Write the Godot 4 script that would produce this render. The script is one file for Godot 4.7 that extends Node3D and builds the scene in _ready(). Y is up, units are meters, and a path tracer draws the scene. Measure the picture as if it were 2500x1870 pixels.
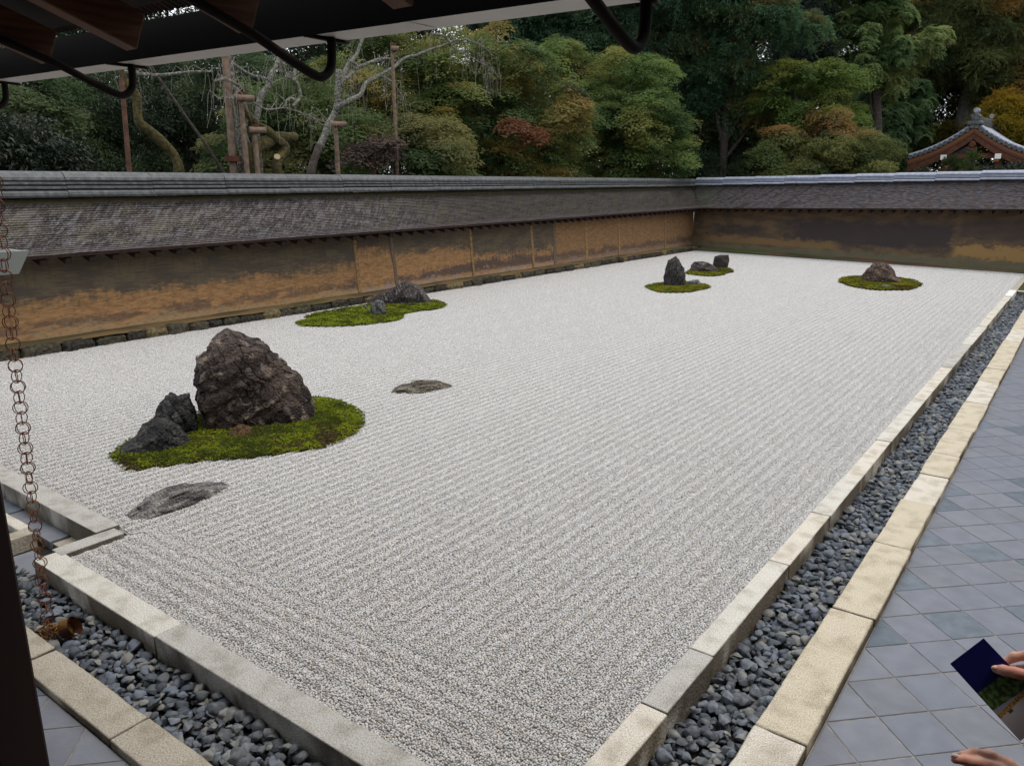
extends Node3D
# A raked gravel garden seen from the corner of a veranda: x runs along the long wall, -z across the garden, metres.

var rng := RandomNumberGenerator.new()
var nz := FastNoiseLite.new()
var bz := FastNoiseLite.new()
var used := {}
var M := {}
var clumps := {}
var ico := {}


class MB:
	var v := PackedVector3Array()
	var c := PackedColorArray()
	var uv := PackedVector2Array()
	var n := PackedVector3Array()
	var idx := PackedInt32Array()

	func p(pos: Vector3, col := Color.WHITE, t := Vector2.ZERO) -> int:
		v.append(pos)
		c.append(col)
		uv.append(t)
		return v.size() - 1

	func tri(a: int, b: int, d: int) -> void:   # counter-clockwise seen from outside
		idx.append(a)
		idx.append(d)
		idx.append(b)

	func quad(a: int, b: int, d: int, e: int) -> void:
		tri(a, b, d)
		tri(a, d, e)

	func face(a: Vector3, b: Vector3, d: Vector3, e: Vector3, col := Color.WHITE, t := Rect2(0, 0, 1, 1)) -> void:
		var i := p(a, col, t.position)
		p(b, col, Vector2(t.end.x, t.position.y))
		p(d, col, t.end)
		p(e, col, Vector2(t.position.x, t.end.y))
		quad(i, i + 1, i + 2, i + 3)

	func box(xf: Transform3D, s: Vector3, bev := 0.0, col := Color.WHITE) -> void:
		var h := s * 0.5
		var b: float = min(bev, min(h.x, min(h.y, h.z)) * 0.9)
		if b <= 0.0:
			for ax in 3:
				for sg: float in [-1.0, 1.0]:
					var o := Vector3.ZERO
					o[ax] = sg * h[ax]
					var u := Vector3.ZERO
					u[(ax + 1) % 3] = h[(ax + 1) % 3]
					var w := Vector3.ZERO
					w[(ax + 2) % 3] = h[(ax + 2) % 3] * sg
					face(xf * (o - u - w), xf * (o + u - w), xf * (o + u + w), xf * (o - u + w), col)
			return
		var at := {}
		for sx: int in [-1, 1]:
			for sy: int in [-1, 1]:
				for sz: int in [-1, 1]:
					var q := Vector3(sx * h.x, sy * h.y, sz * h.z)
					at[[sx, sy, sz, 0]] = q - Vector3(0, sy * b, sz * b)
					at[[sx, sy, sz, 1]] = q - Vector3(sx * b, 0, sz * b)
					at[[sx, sy, sz, 2]] = q - Vector3(sx * b, sy * b, 0)
		for ax in 3:
			for sg: int in [-1, 1]:
				var k := []
				for q in [[-1, -1], [1, -1], [1, 1], [-1, 1]]:
					var key := [0, 0, 0, ax]
					key[ax] = sg
					key[(ax + 1) % 3] = q[0]
					key[(ax + 2) % 3] = q[1] * sg
					k.append(xf * (at[key] as Vector3))
				face(k[0], k[1], k[2], k[3], col)
			for s1: int in [-1, 1]:
				for s2: int in [-1, 1]:
					var b1 := (ax + 1) % 3
					var b2 := (ax + 2) % 3
					var k := []
					for e in [[-1, b1], [1, b1], [1, b2], [-1, b2]]:
						var key := [0, 0, 0, e[1]]
						key[ax] = e[0]
						key[b1] = s1
						key[b2] = s2
						k.append(xf * (at[key] as Vector3))
					if s1 * s2 > 0:
						face(k[3], k[2], k[1], k[0], col)
					else:
						face(k[0], k[1], k[2], k[3], col)
		for sx: int in [-1, 1]:
			for sy: int in [-1, 1]:
				for sz: int in [-1, 1]:
					var i := p(xf * (at[[sx, sy, sz, 0]] as Vector3), col)
					p(xf * (at[[sx, sy, sz, 1]] as Vector3), col)
					p(xf * (at[[sx, sy, sz, 2]] as Vector3), col)
					if sx * sy * sz > 0:
						tri(i, i + 1, i + 2)
					else:
						tri(i, i + 2, i + 1)

	func tube(pts: Array, radii: Array, sides := 8, cap := true, col := Color.WHITE, squash := 1.0) -> void:
		var last := -1
		var up := Vector3.UP
		for k in pts.size():
			var a: Vector3 = pts[max(k - 1, 0)]
			var b: Vector3 = pts[min(k + 1, pts.size() - 1)]
			var d := (b - a).normalized()
			if k == 0:
				up = Vector3.UP if absf(d.y) < 0.9 else Vector3.RIGHT
			var sd := d.cross(up).normalized()
			up = sd.cross(d).normalized()
			var r: float = radii[min(k, radii.size() - 1)]
			var first := v.size()
			for j in sides:
				var t := TAU * j / sides
				p(pts[k] + (sd * cos(t) + up * sin(t) * squash) * r, col, Vector2(float(j) / sides, k))
			if last >= 0:
				for j in sides:
					var j2 := (j + 1) % sides
					quad(last + j, last + j2, first + j2, first + j)
			elif cap:
				var ci := p(pts[k], col)
				for j in sides:
					tri(ci, first + (j + 1) % sides, first + j)
			if k == pts.size() - 1 and cap:
				var ci := p(pts[k], col)
				for j in sides:
					tri(ci, first + j, first + (j + 1) % sides)
			last = first

	func smooth() -> MB:
		n.resize(v.size())
		n.fill(Vector3.ZERO)
		for k in range(0, idx.size(), 3):
			var a := idx[k]
			var b := idx[k + 2]
			var d := idx[k + 1]
			var f := (v[b] - v[a]).cross(v[d] - v[a])
			n[a] += f
			n[b] += f
			n[d] += f
		for k in n.size():
			n[k] = n[k].normalized()
		return self

	func mesh(mat: Material) -> ArrayMesh:
		var arr := []
		arr.resize(Mesh.ARRAY_MAX)
		if n.size() != v.size():   # flat faces: no vertex is shared
			var v2 := PackedVector3Array()
			var c2 := PackedColorArray()
			var u2 := PackedVector2Array()
			var n2 := PackedVector3Array()
			for k in range(0, idx.size(), 3):
				var f := (v[idx[k + 2]] - v[idx[k]]).cross(v[idx[k + 1]] - v[idx[k]]).normalized()
				for j in 3:
					var i := idx[k + j]
					v2.append(v[i])
					c2.append(c[i])
					u2.append(uv[i])
					n2.append(f)
			arr[Mesh.ARRAY_VERTEX] = v2
			arr[Mesh.ARRAY_COLOR] = c2
			arr[Mesh.ARRAY_TEX_UV] = u2
			arr[Mesh.ARRAY_NORMAL] = n2
		else:
			arr[Mesh.ARRAY_VERTEX] = v
			arr[Mesh.ARRAY_COLOR] = c
			arr[Mesh.ARRAY_TEX_UV] = uv
			arr[Mesh.ARRAY_NORMAL] = n
			arr[Mesh.ARRAY_INDEX] = idx
		var m := ArrayMesh.new()
		m.add_surface_from_arrays(Mesh.PRIMITIVE_TRIANGLES, arr)
		m.surface_set_material(0, mat)
		return m


# ---------------------------------------------------------------- naming
func V(x: float, y: float, z: float) -> Vector3:
	return Vector3(x, y, z)

func numbered(called: String) -> String:
	var k: int = used.get(called, 0)
	used[called] = k + 1
	return called if k == 0 else "%s_%03d" % [called, k]

func tag(o: Node, label := "", category := "", group := "", kind := "") -> Node:
	if label: o.set_meta("label", label)
	if category: o.set_meta("category", category)
	if group: o.set_meta("group", group)
	if kind: o.set_meta("kind", kind)
	return o

func base(called: String, at := Vector3.ZERO, turn := 0.0) -> Node3D:
	var o := Node3D.new()
	o.name = numbered(called)
	add_child(o, true)
	o.position = at
	o.rotation.y = turn
	return o

func put(called: String, m: Mesh, parent: Node = null, at := Transform3D()) -> MeshInstance3D:
	var o := MeshInstance3D.new()
	o.mesh = m
	if parent == null:
		o.name = numbered(called)
		add_child(o, true)
	else:
		var k := 0
		var nm := called
		var key := str(parent.get_instance_id()) + called
		k = used.get(key, 0)
		used[key] = k + 1
		if k > 0: nm = "%s_%03d" % [called, k]
		o.name = nm
		parent.add_child(o, true)
	o.transform = at
	return o

func many(called: String, m: Mesh, xfs: Array, cols: Array, parent: Node = null) -> MultiMeshInstance3D:
	var mm := MultiMesh.new()
	mm.transform_format = MultiMesh.TRANSFORM_3D
	mm.use_colors = not cols.is_empty()
	mm.mesh = m
	mm.instance_count = xfs.size()
	for k in xfs.size():
		mm.set_instance_transform(k, xfs[k])
		if not cols.is_empty(): mm.set_instance_color(k, cols[k])
	var o := MultiMeshInstance3D.new()
	o.multimesh = mm
	o.name = numbered(called) if parent == null else called
	(self if parent == null else parent).add_child(o, true)
	return o


# ---------------------------------------------------------------- small maths
func R(a: float, b: float) -> float:
	return rng.randf_range(a, b)

func noise(p: Vector3) -> float:
	return nz.get_noise_3dv(p)

func n2(x: float, y: float) -> float:
	return nz.get_noise_2d(x, y)

func ss(a: float, b: float, x: float) -> float:
	return smoothstep(a, b, x)

func L(r: float, g: float, b: float) -> Color:   # sRGB as picked from a picture, given as linear
	return Color(r, g, b).srgb_to_linear()

func turned(at: Vector3, yaw: float, tilt: float, s: Vector3) -> Transform3D:
	var b := Basis(Vector3.UP, yaw) * Basis(Vector3(cos(yaw * 3.1), 0, sin(yaw * 3.1)), tilt)
	return Transform3D(b.scaled_local(s), at)

func mat(called: String, col: Color, rough := 0.9, vcol := false) -> StandardMaterial3D:
	var m := StandardMaterial3D.new()
	m.resource_name = called
	m.albedo_color = col
	m.roughness = rough
	m.metallic_specular = 0.4
	m.vertex_color_use_as_albedo = vcol
	M[called] = m
	return m

func noise_tex(freq: float, octaves: int, lo: Color, hi: Color, size := 512, type := FastNoiseLite.TYPE_SIMPLEX_SMOOTH, sd := 1, mid := Color(-1, 0, 0)) -> ImageTexture:
	var f := FastNoiseLite.new()
	f.noise_type = type
	f.frequency = freq
	f.seed = sd
	f.fractal_octaves = octaves
	var im := f.get_seamless_image(size, size)
	im.convert(Image.FORMAT_RGB8)
	var d := im.get_data()
	var lut := PackedByteArray()
	for k in 256:
		var t := k / 255.0
		var q := lo.lerp(hi, t)
		if mid.r >= 0.0:
			q = lo.lerp(mid, t * 2.0) if t < 0.5 else mid.lerp(hi, t * 2.0 - 1.0)
		lut.append(int(clampf(q.r, 0, 1) * 255))
		lut.append(int(clampf(q.g, 0, 1) * 255))
		lut.append(int(clampf(q.b, 0, 1) * 255))
	for k in range(0, d.size(), 3):
		var t := d[k] * 3
		d[k] = lut[t]
		d[k + 1] = lut[t + 1]
		d[k + 2] = lut[t + 2]
	return ImageTexture.create_from_image(Image.create_from_data(size, size, false, Image.FORMAT_RGB8, d))

func tri_tex(m: StandardMaterial3D, tex: Texture2D, scale: float, bump: Texture2D = null, depth := 1.0, world := true) -> void:
	m.albedo_texture = tex
	m.uv1_triplanar = true
	m.uv1_world_triplanar = world
	m.uv1_scale = Vector3.ONE * scale
	if bump:
		m.heightmap_enabled = true
		m.heightmap_texture = bump
		m.heightmap_scale = depth
		m.heightmap_deep_parallax = false


# ---------------------------------------------------------------- shapes
func sphere_dirs(sub: int) -> Array:   # [directions, triangles]
	if ico.has(sub): return ico[sub]
	var g := (1.0 + sqrt(5.0)) / 2.0
	var vs := PackedVector3Array()
	for q in [[-1, g, 0], [1, g, 0], [-1, -g, 0], [1, -g, 0], [0, -1, g], [0, 1, g], [0, -1, -g], [0, 1, -g], [g, 0, -1], [g, 0, 1], [-g, 0, -1], [-g, 0, 1]]:
		vs.append(Vector3(q[0], q[1], q[2]).normalized())
	var ts := PackedInt32Array([0, 11, 5, 0, 5, 1, 0, 1, 7, 0, 7, 10, 0, 10, 11, 1, 5, 9, 5, 11, 4, 11, 10, 2, 10, 7, 6, 7, 1, 8, 3, 9, 4, 3, 4, 2, 3, 2, 6, 3, 6, 8, 3, 8, 9, 4, 9, 5, 2, 4, 11, 6, 2, 10, 8, 6, 7, 9, 8, 1])
	for s in sub:
		var mid := {}
		var t2 := PackedInt32Array()
		for k in range(0, ts.size(), 3):
			var e := [0, 0, 0]
			for j in 3:
				var a := ts[k + j]
				var b := ts[k + (j + 1) % 3]
				var key := mini(a, b) * 100000 + maxi(a, b)
				if not mid.has(key):
					vs.append((vs[a] + vs[b]).normalized())
					mid[key] = vs.size() - 1
				e[j] = mid[key]
			t2.append_array(PackedInt32Array([ts[k], e[0], e[2], ts[k + 1], e[1], e[0], ts[k + 2], e[2], e[1], e[0], e[1], e[2]]))
		ts = t2
	ico[sub] = [vs, ts]
	return ico[sub]

func ball(mb: MB, at: Vector3, r: Vector3, sub: int, amp: float, freq: float, sd: float, col := Color.WHITE, rot := Basis()) -> void:
	var s := sphere_dirs(sub)
	var first := mb.v.size()
	for d: Vector3 in s[0]:
		var k := 1.0 + amp * noise(d * freq + Vector3(sd, sd * 1.7, -sd))
		mb.p(at + rot * (d * r * k), col)
	var ts: PackedInt32Array = s[1]
	for k in range(0, ts.size(), 3):
		mb.tri(first + ts[k], first + ts[k + 1], first + ts[k + 2])

# a worked stone: a box with rounded, slightly broken edges and an uneven face
func block(mb: MB, xf: Transform3D, s: Vector3, seg: Vector3i, rad: float, amp: float, sd: float) -> void:
	var seen := {}
	var h := s * 0.5
	for ax in 3:
		var a1 := (ax + 1) % 3
		var a2 := (ax + 2) % 3
		for sg: int in [-1, 1]:
			var ids := []
			for i in seg[a1] + 1:
				for j in seg[a2] + 1:
					var q := Vector3.ZERO
					q[ax] = sg * h[ax]
					q[a1] = h[a1] * signf(i - 0.5) if i == 0 or i == seg[a1] else lerpf(-h[a1] + rad * 1.15, h[a1] - rad * 1.15, float(i - 1) / maxf(1.0, seg[a1] - 2))
					q[a2] = h[a2] * signf(j - 0.5) if j == 0 or j == seg[a2] else lerpf(-h[a2] + rad * 1.15, h[a2] - rad * 1.15, float(j - 1) / maxf(1.0, seg[a2] - 2))
					var key := Vector3i((q * 4096.0).round())
					if not seen.has(key):
						var inn := q.clamp(-h + Vector3.ONE * rad, h - Vector3.ONE * rad)
						var dv := (q - inn).normalized()
						var w := xf * q
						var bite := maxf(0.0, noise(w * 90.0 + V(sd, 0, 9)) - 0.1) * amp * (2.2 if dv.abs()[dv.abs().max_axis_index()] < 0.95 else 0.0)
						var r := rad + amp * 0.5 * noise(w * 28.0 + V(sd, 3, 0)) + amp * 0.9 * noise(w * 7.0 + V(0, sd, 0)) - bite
						var side_stain_shade := ss(0.55, 0.95, dv.abs().x + dv.abs().z) * ss(-0.25, 0.30, noise(w * 6.0 + V(0, sd, 5)) + 0.4 * noise(w * 30.0) + 0.28)  # side faces darkened: moss stain and trench shade put into one colour
						seen[key] = mb.p(xf * (inn + dv * r), Color.WHITE.lerp(Color(0.22, 0.19, 0.15), side_stain_shade * 0.92))
					ids.append(seen[key])
			for i in seg[a1]:
				for j in seg[a2]:
					var k: int = seg[a2] + 1
					var a: int = ids[i * k + j]
					var b: int = ids[(i + 1) * k + j]
					var c2: int = ids[(i + 1) * k + j + 1]
					var d: int = ids[i * k + j + 1]
					if sg > 0: mb.quad(a, b, c2, d)
					else: mb.quad(a, d, c2, b)

func spline(pts: Array, per := 4) -> Array:
	var out := []
	for k in pts.size() - 1:
		var p0: Vector3 = pts[max(k - 1, 0)]
		var p1: Vector3 = pts[k]
		var p2: Vector3 = pts[k + 1]
		var p3: Vector3 = pts[min(k + 2, pts.size() - 1)]
		for j in per:
			out.append(p1.cubic_interpolate(p2, p0, p3, float(j) / per))
	out.append(pts[-1])
	return out

func taper(count: int, a: float, b: float) -> Array:
	var out := []
	for k in count: out.append(lerpf(a, b, float(k) / maxf(1, count - 1)))
	return out


# ---------------------------------------------------------------- rocks
# outline: the stone's outline in metres seen from the garden's viewing side (right, up); deep: half depth in front and behind
func rock(called: String, label: String, group: String, at: Vector3, outline: Array, deep: Vector2, look: Dictionary, sub := 5) -> MeshInstance3D:
	var sd: float = look.get("seed", 1.0)
	var away := V(at.x, 0, at.z).normalized()
	var right := V(-away.z, 0, away.x)
	var cen := Vector2.ZERO
	for q: Vector2 in outline: cen += q
	cen /= outline.size()
	cen.y = maxf(cen.y, 0.02)
	rng.seed = int(sd * 100)
	var cuts := []
	for k in look.get("cuts", 9):
		var nn := V(R(-0.5, 0.6), R(-0.5, 0.8), R(0.55, 1.2)).normalized()
		cuts.append([nn, R(0.85, 1.0)])
	for cut in cuts:   # each cut shaves the support of the stone in its direction
		var sup := 0.0
		for q: Vector2 in outline:
			sup = maxf(sup, (q.x - cen.x) * cut[0].x + (q.y - cen.y) * cut[0].y)
		cut[1] *= sqrt(sup * sup + pow(deep.x * cut[0].z, 2.0)) * 0.98
	var s := sphere_dirs(sub)
	var mb := MB.new()
	var rough: float = look.get("rough", 0.05)
	var fr: float = look.get("freq", 2.2)
	var strata: Vector3 = look.get("strata", Vector3(1, 1, 1))
	var c0: Color = look.c0
	var c1: Color = look.c1
	var c2: Color = look.c2
	var size := (outline[0] as Vector2).distance_to(outline[outline.size() / 2])
	for d: Vector3 in s[0]:
		var cp := Vector2(d.x, d.y).length()
		var rp := 0.3
		if cp > 1e-4:
			var u := Vector2(d.x, d.y) / cp
			rp = 0.0
			for k in outline.size():
				var a: Vector2 = outline[k] - cen
				var b: Vector2 = outline[(k + 1) % outline.size()] - cen
				var e := b - a
				var den := u.cross(e)
				if absf(den) > 1e-9:
					var t := a.cross(e) / den
					var w := a.cross(u) / den
					if t > 0.0 and w >= -1e-4 and w <= 1.0001: rp = maxf(rp, t)
			rp = maxf(rp, 0.01)
		var dz: float = deep.x if d.z > 0.0 else deep.y
		var r := pow(pow(cp / rp, 2.6) + pow(absf(d.z) / dz, 2.6), -1.0 / 2.6)
		for cut in cuts:
			var dn: float = d.dot(cut[0])
			if dn > 0.05: r = minf(r, cut[1] / dn)
		var q := d * r
		var f := q * strata * fr * 6.0 + Vector3(sd * 7.1, sd, -sd * 3.0)
		var ridge := 1.0 - absf(noise(f * 4.0)) * 2.2
		var cell := noise(f * 1.6)
		var ledge: float = absf(fposmod((q.y + q.x * look.get("dip", 0.3) + 0.05 * cell) * look.get("beds", 9.0), 1.0) - 0.5) * 2.0
		var crack := ss(0.10, 0.0, absf(noise(f * 1.3 + V(4, 0, 7)))) + 0.6 * ss(0.07, 0.0, absf(noise(f * 2.9 + V(0, 6, 1))))
		var blk: float = bz.get_noise_3dv(f * V(1.0, 1.3, 1.0) * 1.5) * 0.7 + bz.get_noise_3dv(f * 3.6 + V(3, 3, 3)) * 0.38
		r += rough * size * (look.get("block", 0.42) * blk + look.get("lump", 0.35) * cell + 0.16 * ridge + 0.10 * noise(f * 11.0) + look.get("bed", 0.25) * (ss(0.15, 0.6, ledge) - 0.5) - 0.55 * crack)
		q = d * maxf(r, 0.01)
		var k1 := ss(-0.15, 0.25, noise(f * 2.3 + V(5, 5, 5)) + 0.5 * noise(f * 9.0))
		var col := c0.lerp(c1, k1)
		var vein := ss(0.90, 0.98, 1.0 - absf(noise(f * 2.2 + V(0, 9, 2)) + 0.25 * noise(f * 8.0)) * 1.5) * ss(-0.1, 0.3, noise(f * 0.9 + V(3, 1, 8)))
		col = col.lerp(c2, clampf(vein * look.get("vein", 0.5) + ss(0.25, 0.5, noise(f * 5.0 + V(1, 4, 4))) * look.get("lichen", 0.3), 0.0, 1.0))
		mb.p(right * (q.x + cen.x) + V(0, q.y + cen.y, 0) - away * q.z, col)
	var ts: PackedInt32Array = s[1]
	for k in range(0, ts.size(), 3): mb.tri(ts[k], ts[k + 1], ts[k + 2])
	if not look.has("sharp"): mb.smooth()
	var o := put(called, mb.mesh(M.rock), null, Transform3D(Basis(), at))
	tag(o, label, "rock", group)
	return o

func in_poly(x: float, z: float, poly: PackedVector2Array) -> bool:
	return Geometry2D.is_point_in_polygon(Vector2(x, z), poly)

func moss(label: String, outline: Array, lift: float, dense: float, sd: int, tones: Array) -> void:
	rng.seed = sd
	var cen := Vector2.ZERO
	for q: Vector2 in outline: cen += q
	cen /= outline.size()
	var ring := []
	for k in outline.size():   # a rounded, slightly ragged outline
		for j in 6:
			var q: Vector2 = (outline[k] as Vector2).cubic_interpolate(outline[(k + 1) % outline.size()], outline[k - 1], outline[(k + 2) % outline.size()], j / 6.0)
			q += (q - cen).normalized() * 0.035 * noise(V(q.x, 0, q.y) * 14.0)
			ring.append(q)
	var root := base("moss_island", V(cen.x, 0, cen.y))
	tag(root, label, "moss", "moss islands round the stones")
	var mb := MB.new()
	var steps := 14
	var prof := func(t: float) -> float: return lift * (1.0 - pow(t, 14.0)) * (0.75 + 0.25 * (1.0 - t)) - 0.006 * pow(t, 10.0)
	var ci := mb.p(V(0, lift, 0))
	for i in range(1, steps + 1):
		var t := pow(float(i) / steps, 0.7)
		for q: Vector2 in ring:
			var w := cen.lerp(q, t)
			mb.p(V(w.x - cen.x, prof.call(t) + 0.012 * noise(V(w.x, 0, w.y) * 30.0) * (1.0 - t), w.y - cen.y))
	var m := ring.size()
	for k in m:
		mb.tri(ci, 1 + (k + 1) % m, 1 + k)
		for i in steps - 1:
			var a := 1 + i * m + k
			var b := 1 + i * m + (k + 1) % m
			mb.quad(a, b, b + m, a + m)
	put("turf", mb.smooth().mesh(M.peat), root)
	# cushions of star moss, each a small rosette
	var poly := PackedVector2Array(ring)
	var lo := poly[0]
	var hi := poly[0]
	for q in poly:
		lo = lo.min(q)
		hi = hi.max(q)
	var xfs := []
	var cols := []
	var want := int((hi.x - lo.x) * (hi.y - lo.y) * dense)
	var s0 := 1.0 / sqrt(dense) * 0.95
	for k in want:
		var q := Vector2(R(lo.x, hi.x), R(lo.y, hi.y))
		if not Geometry2D.is_point_in_polygon(q, poly): continue
		var t := 0.0
		var dir := (q - cen)
		# share of the way to the rim, by the nearest rim point in that direction
		var best := 1e9
		for j in range(0, m, 2):
			best = minf(best, q.distance_squared_to(ring[j]))
		t = clampf(1.0 - sqrt(best) / 0.30, 0.0, 1.0)
		var y := lift * (1.0 - pow(t, 14.0)) * (0.75 + 0.25 * (1.0 - t)) - 0.004
		var pn := noise(V(q.x, 0, q.y) * 9.0) * 0.7 + noise(V(q.x, 7, q.y) * 34.0) * 0.5
		var bare := ss(0.18, 0.50, noise(V(q.x, 3, q.y) * 6.0) + 0.35 * noise(V(q.x, 5, q.y) * 40.0))
		if R(0, 1) < 0.12 + bare * 0.6: continue
		var col: Color = (tones[0] as Color).lerp(tones[1], ss(-0.45, 0.45, pn + R(-0.25, 0.25)))
		col = col.lerp(tones[2], clampf(bare * R(0.4, 1.0) + (0.8 if R(0, 1) < 0.16 else 0.0), 0.0, 1.0))
		xfs.append(turned(V(q.x - cen.x, y + R(-0.004, 0.006), q.y - cen.y), R(0, TAU), R(0, 0.35), Vector3.ONE * s0 * R(0.85, 1.5)))
		cols.append(col)
	tag(many("moss_cushions", M.rosette, xfs, cols, root), "", "", "", "stuff")

func make_rosette() -> ArrayMesh:
	var mb := MB.new()
	for ring in 2:
		for k in 6:
			var a := TAU * k / 6.0 + ring * 0.5
			var d := V(cos(a), 0, sin(a))
			var w := V(-sin(a), 0, cos(a))
			var tip := d * (0.62 if ring == 0 else 0.36) + V(0, 0.12 if ring == 0 else 0.5, 0)
			var mid := d * 0.3 + V(0, 0.30 if ring == 0 else 0.34, 0)
			var i := mb.p(V(0, -0.1, 0))
			mb.p(mid + w * 0.17)
			mb.p(tip)
			mb.p(mid - w * 0.17)
			mb.quad(i, i + 3, i + 2, i + 1)
	return mb.mesh(M.moss)

# ---------------------------------------------------------------- ground, gravel, stones underfoot
func gravel_patch(sd: int, from_x := -1.0) -> ArrayMesh:
	rng.seed = sd
	var mb := MB.new()
	var s := sphere_dirs(0)
	var ts: PackedInt32Array = s[1]
	var cnt := 54
	var st := 0.6 / cnt
	for i in cnt:
		for j in cnt:
			var x := -0.3 + (i + 0.5 + R(-0.38, 0.38)) * st
			var z := -0.3 + (j + 0.5 + R(-0.38, 0.38)) * st
			if x < from_x: continue
			var y := 0.0044 * cos(TAU * z / 0.10) + R(-0.0024, 0.002)
			var r := V(R(0.0054, 0.0084), R(0.0042, 0.0062), R(0.0048, 0.0068))
			var rot := Basis(Vector3.UP, R(0, TAU)) * Basis(Vector3.RIGHT, R(-0.5, 0.5))
			var g := R(0.42, 0.71)
			var w := R(-0.03, 0.03)
			if R(0, 1) < 0.06: g *= R(0.4, 0.7)
			var col := Color(g * (1.01 + w), g * 0.995, g * (0.99 - w * 0.9))
			if R(0, 1) < 0.08: col = Color(g * 1.02, g * 0.92, g * 0.80)
			var first := mb.v.size()
			for d: Vector3 in s[0]:
				var q := rot * (d * r * R(0.82, 1.18))
				mb.p(V(x, y, z) + q, col)
				mb.n.append((rot * (d / r)).normalized())
			for k in range(0, ts.size(), 3): mb.tri(first + ts[k], first + ts[k + 1], first + ts[k + 2])
	return mb.mesh(M.gravel)

func sheet(called: String, x0: float, x1: float, z0: float, z1: float, y: float, m: Material, kind := "structure", label := "") -> MeshInstance3D:
	var mb := MB.new()
	mb.face(V(x0, y, z1), V(x1, y, z1), V(x1, y, z0), V(x0, y, z0))
	var o := put(called, mb.mesh(m))
	tag(o, label, "", "", kind)
	return o

func prism(mb: MB, poly: PackedVector2Array, y0: float, y1: float, bev: float) -> void:   # poly in (x, z)
	var q := poly
	if Geometry2D.is_polygon_clockwise(q): q.reverse()
	var top := Geometry2D.offset_polygon(q, -bev)
	if top.is_empty(): return
	var t: PackedVector2Array = top[0]
	if t.size() != q.size(): t = q
	# match the inner ring to the outer one
	var best := 0
	for k in t.size():
		if t[k].distance_squared_to(q[0]) < t[best].distance_squared_to(q[0]): best = k
	if Geometry2D.is_polygon_clockwise(t): t.reverse()
	var a := []
	var b := []
	var e := []
	for k in q.size():
		var i := t[(best + k) % t.size()]
		a.append(V(q[k].x, y0, q[k].y))
		b.append(V(q[k].x, y1 - bev, q[k].y))
		e.append(V(i.x, y1, i.y))
	var n := a.size()
	for k in n:
		var k2 := (k + 1) % n
		mb.face(a[k2], a[k], b[k], b[k2])
		mb.face(b[k2], b[k], e[k], e[k2])
	for k in range(1, n - 1):
		var i := mb.p(e[0])
		mb.p(e[k])
		mb.p(e[k + 1])
		mb.tri(i, i + 2, i + 1)

func tiles(root: Node3D, first: Vector2, clip: PackedVector2Array, most: float, sd: int, mats: Array) -> void:
	rng.seed = sd
	var h := 0.178
	var far := MB.new()
	var lo := clip[0]
	var hi := clip[0]
	for q in clip:
		lo = lo.min(q)
		hi = hi.max(q)
	for lat in 2:
		for i in range(int((lo.x - first.x) / 0.356) - 1, int((hi.x - first.x) / 0.356) + 2):
			for j in range(int((lo.y - first.y) / 0.356) - 2, int((hi.y - first.y) / 0.356) + 2):
				var c := first + Vector2(0.356 * i + 0.178 * lat, 0.356 * j + 0.178 * lat)
				var g := h - 0.0048
				var d := PackedVector2Array([c + Vector2(-g, 0), c + Vector2(0, -g), c + Vector2(g, 0), c + Vector2(0, g)])
				for part in Geometry2D.intersect_polygons(d, clip):
					var y := -0.012 + R(-0.0012, 0.0008)
					if c.x > most:
						prism(far, part, -0.04, y, 0.002)
						continue
					var mb := MB.new()
					prism(mb, part, -0.04, y, 0.0025)
					if mb.idx.is_empty(): continue
					var pick := int(R(0, 3.99))
					if R(0, 1) < 0.09: pick = 4 + int(R(0, 1.99))
					put("tile", mb.mesh(mats[pick]), root)
	if not far.idx.is_empty(): tag(put("far_tiles", far.mesh(mats[1]), root), "", "", "", "stuff")

func kerb(root: Node3D, called: String, joints: Array, lo: float, hi: float, top: float, along_x: bool, m: Array, sd: int, deep := 0.24, rad := 0.006, amp := 0.004) -> void:
	rng.seed = sd
	for k in joints.size() - 1:
		var a: float = joints[k] + 0.003
		var b: float = joints[k + 1] - 0.003
		var w := (hi - lo) + R(-0.008, 0.008)
		var mid := (lo + hi) / 2 + R(-0.004, 0.004)
		var t := top + R(-0.006, 0.004)
		var ln := b - a
		var near := ((a + b) / 2 < 9.0) if along_x else true
		var seg := Vector3i(clampi(int(ln / 0.035), 4, 44) if near else 10, 5, 6)
		var xf := Transform3D(Basis(Vector3.UP, R(-0.004, 0.004) + (0.0 if along_x else PI / 2)), V((a + b) / 2, t - deep / 2, mid) if along_x else V(mid, t - deep / 2, (a + b) / 2))
		var mb := MB.new()
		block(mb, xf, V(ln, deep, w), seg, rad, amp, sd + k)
		put(called, mb.smooth().mesh(m[k % m.size()]), root)

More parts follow.
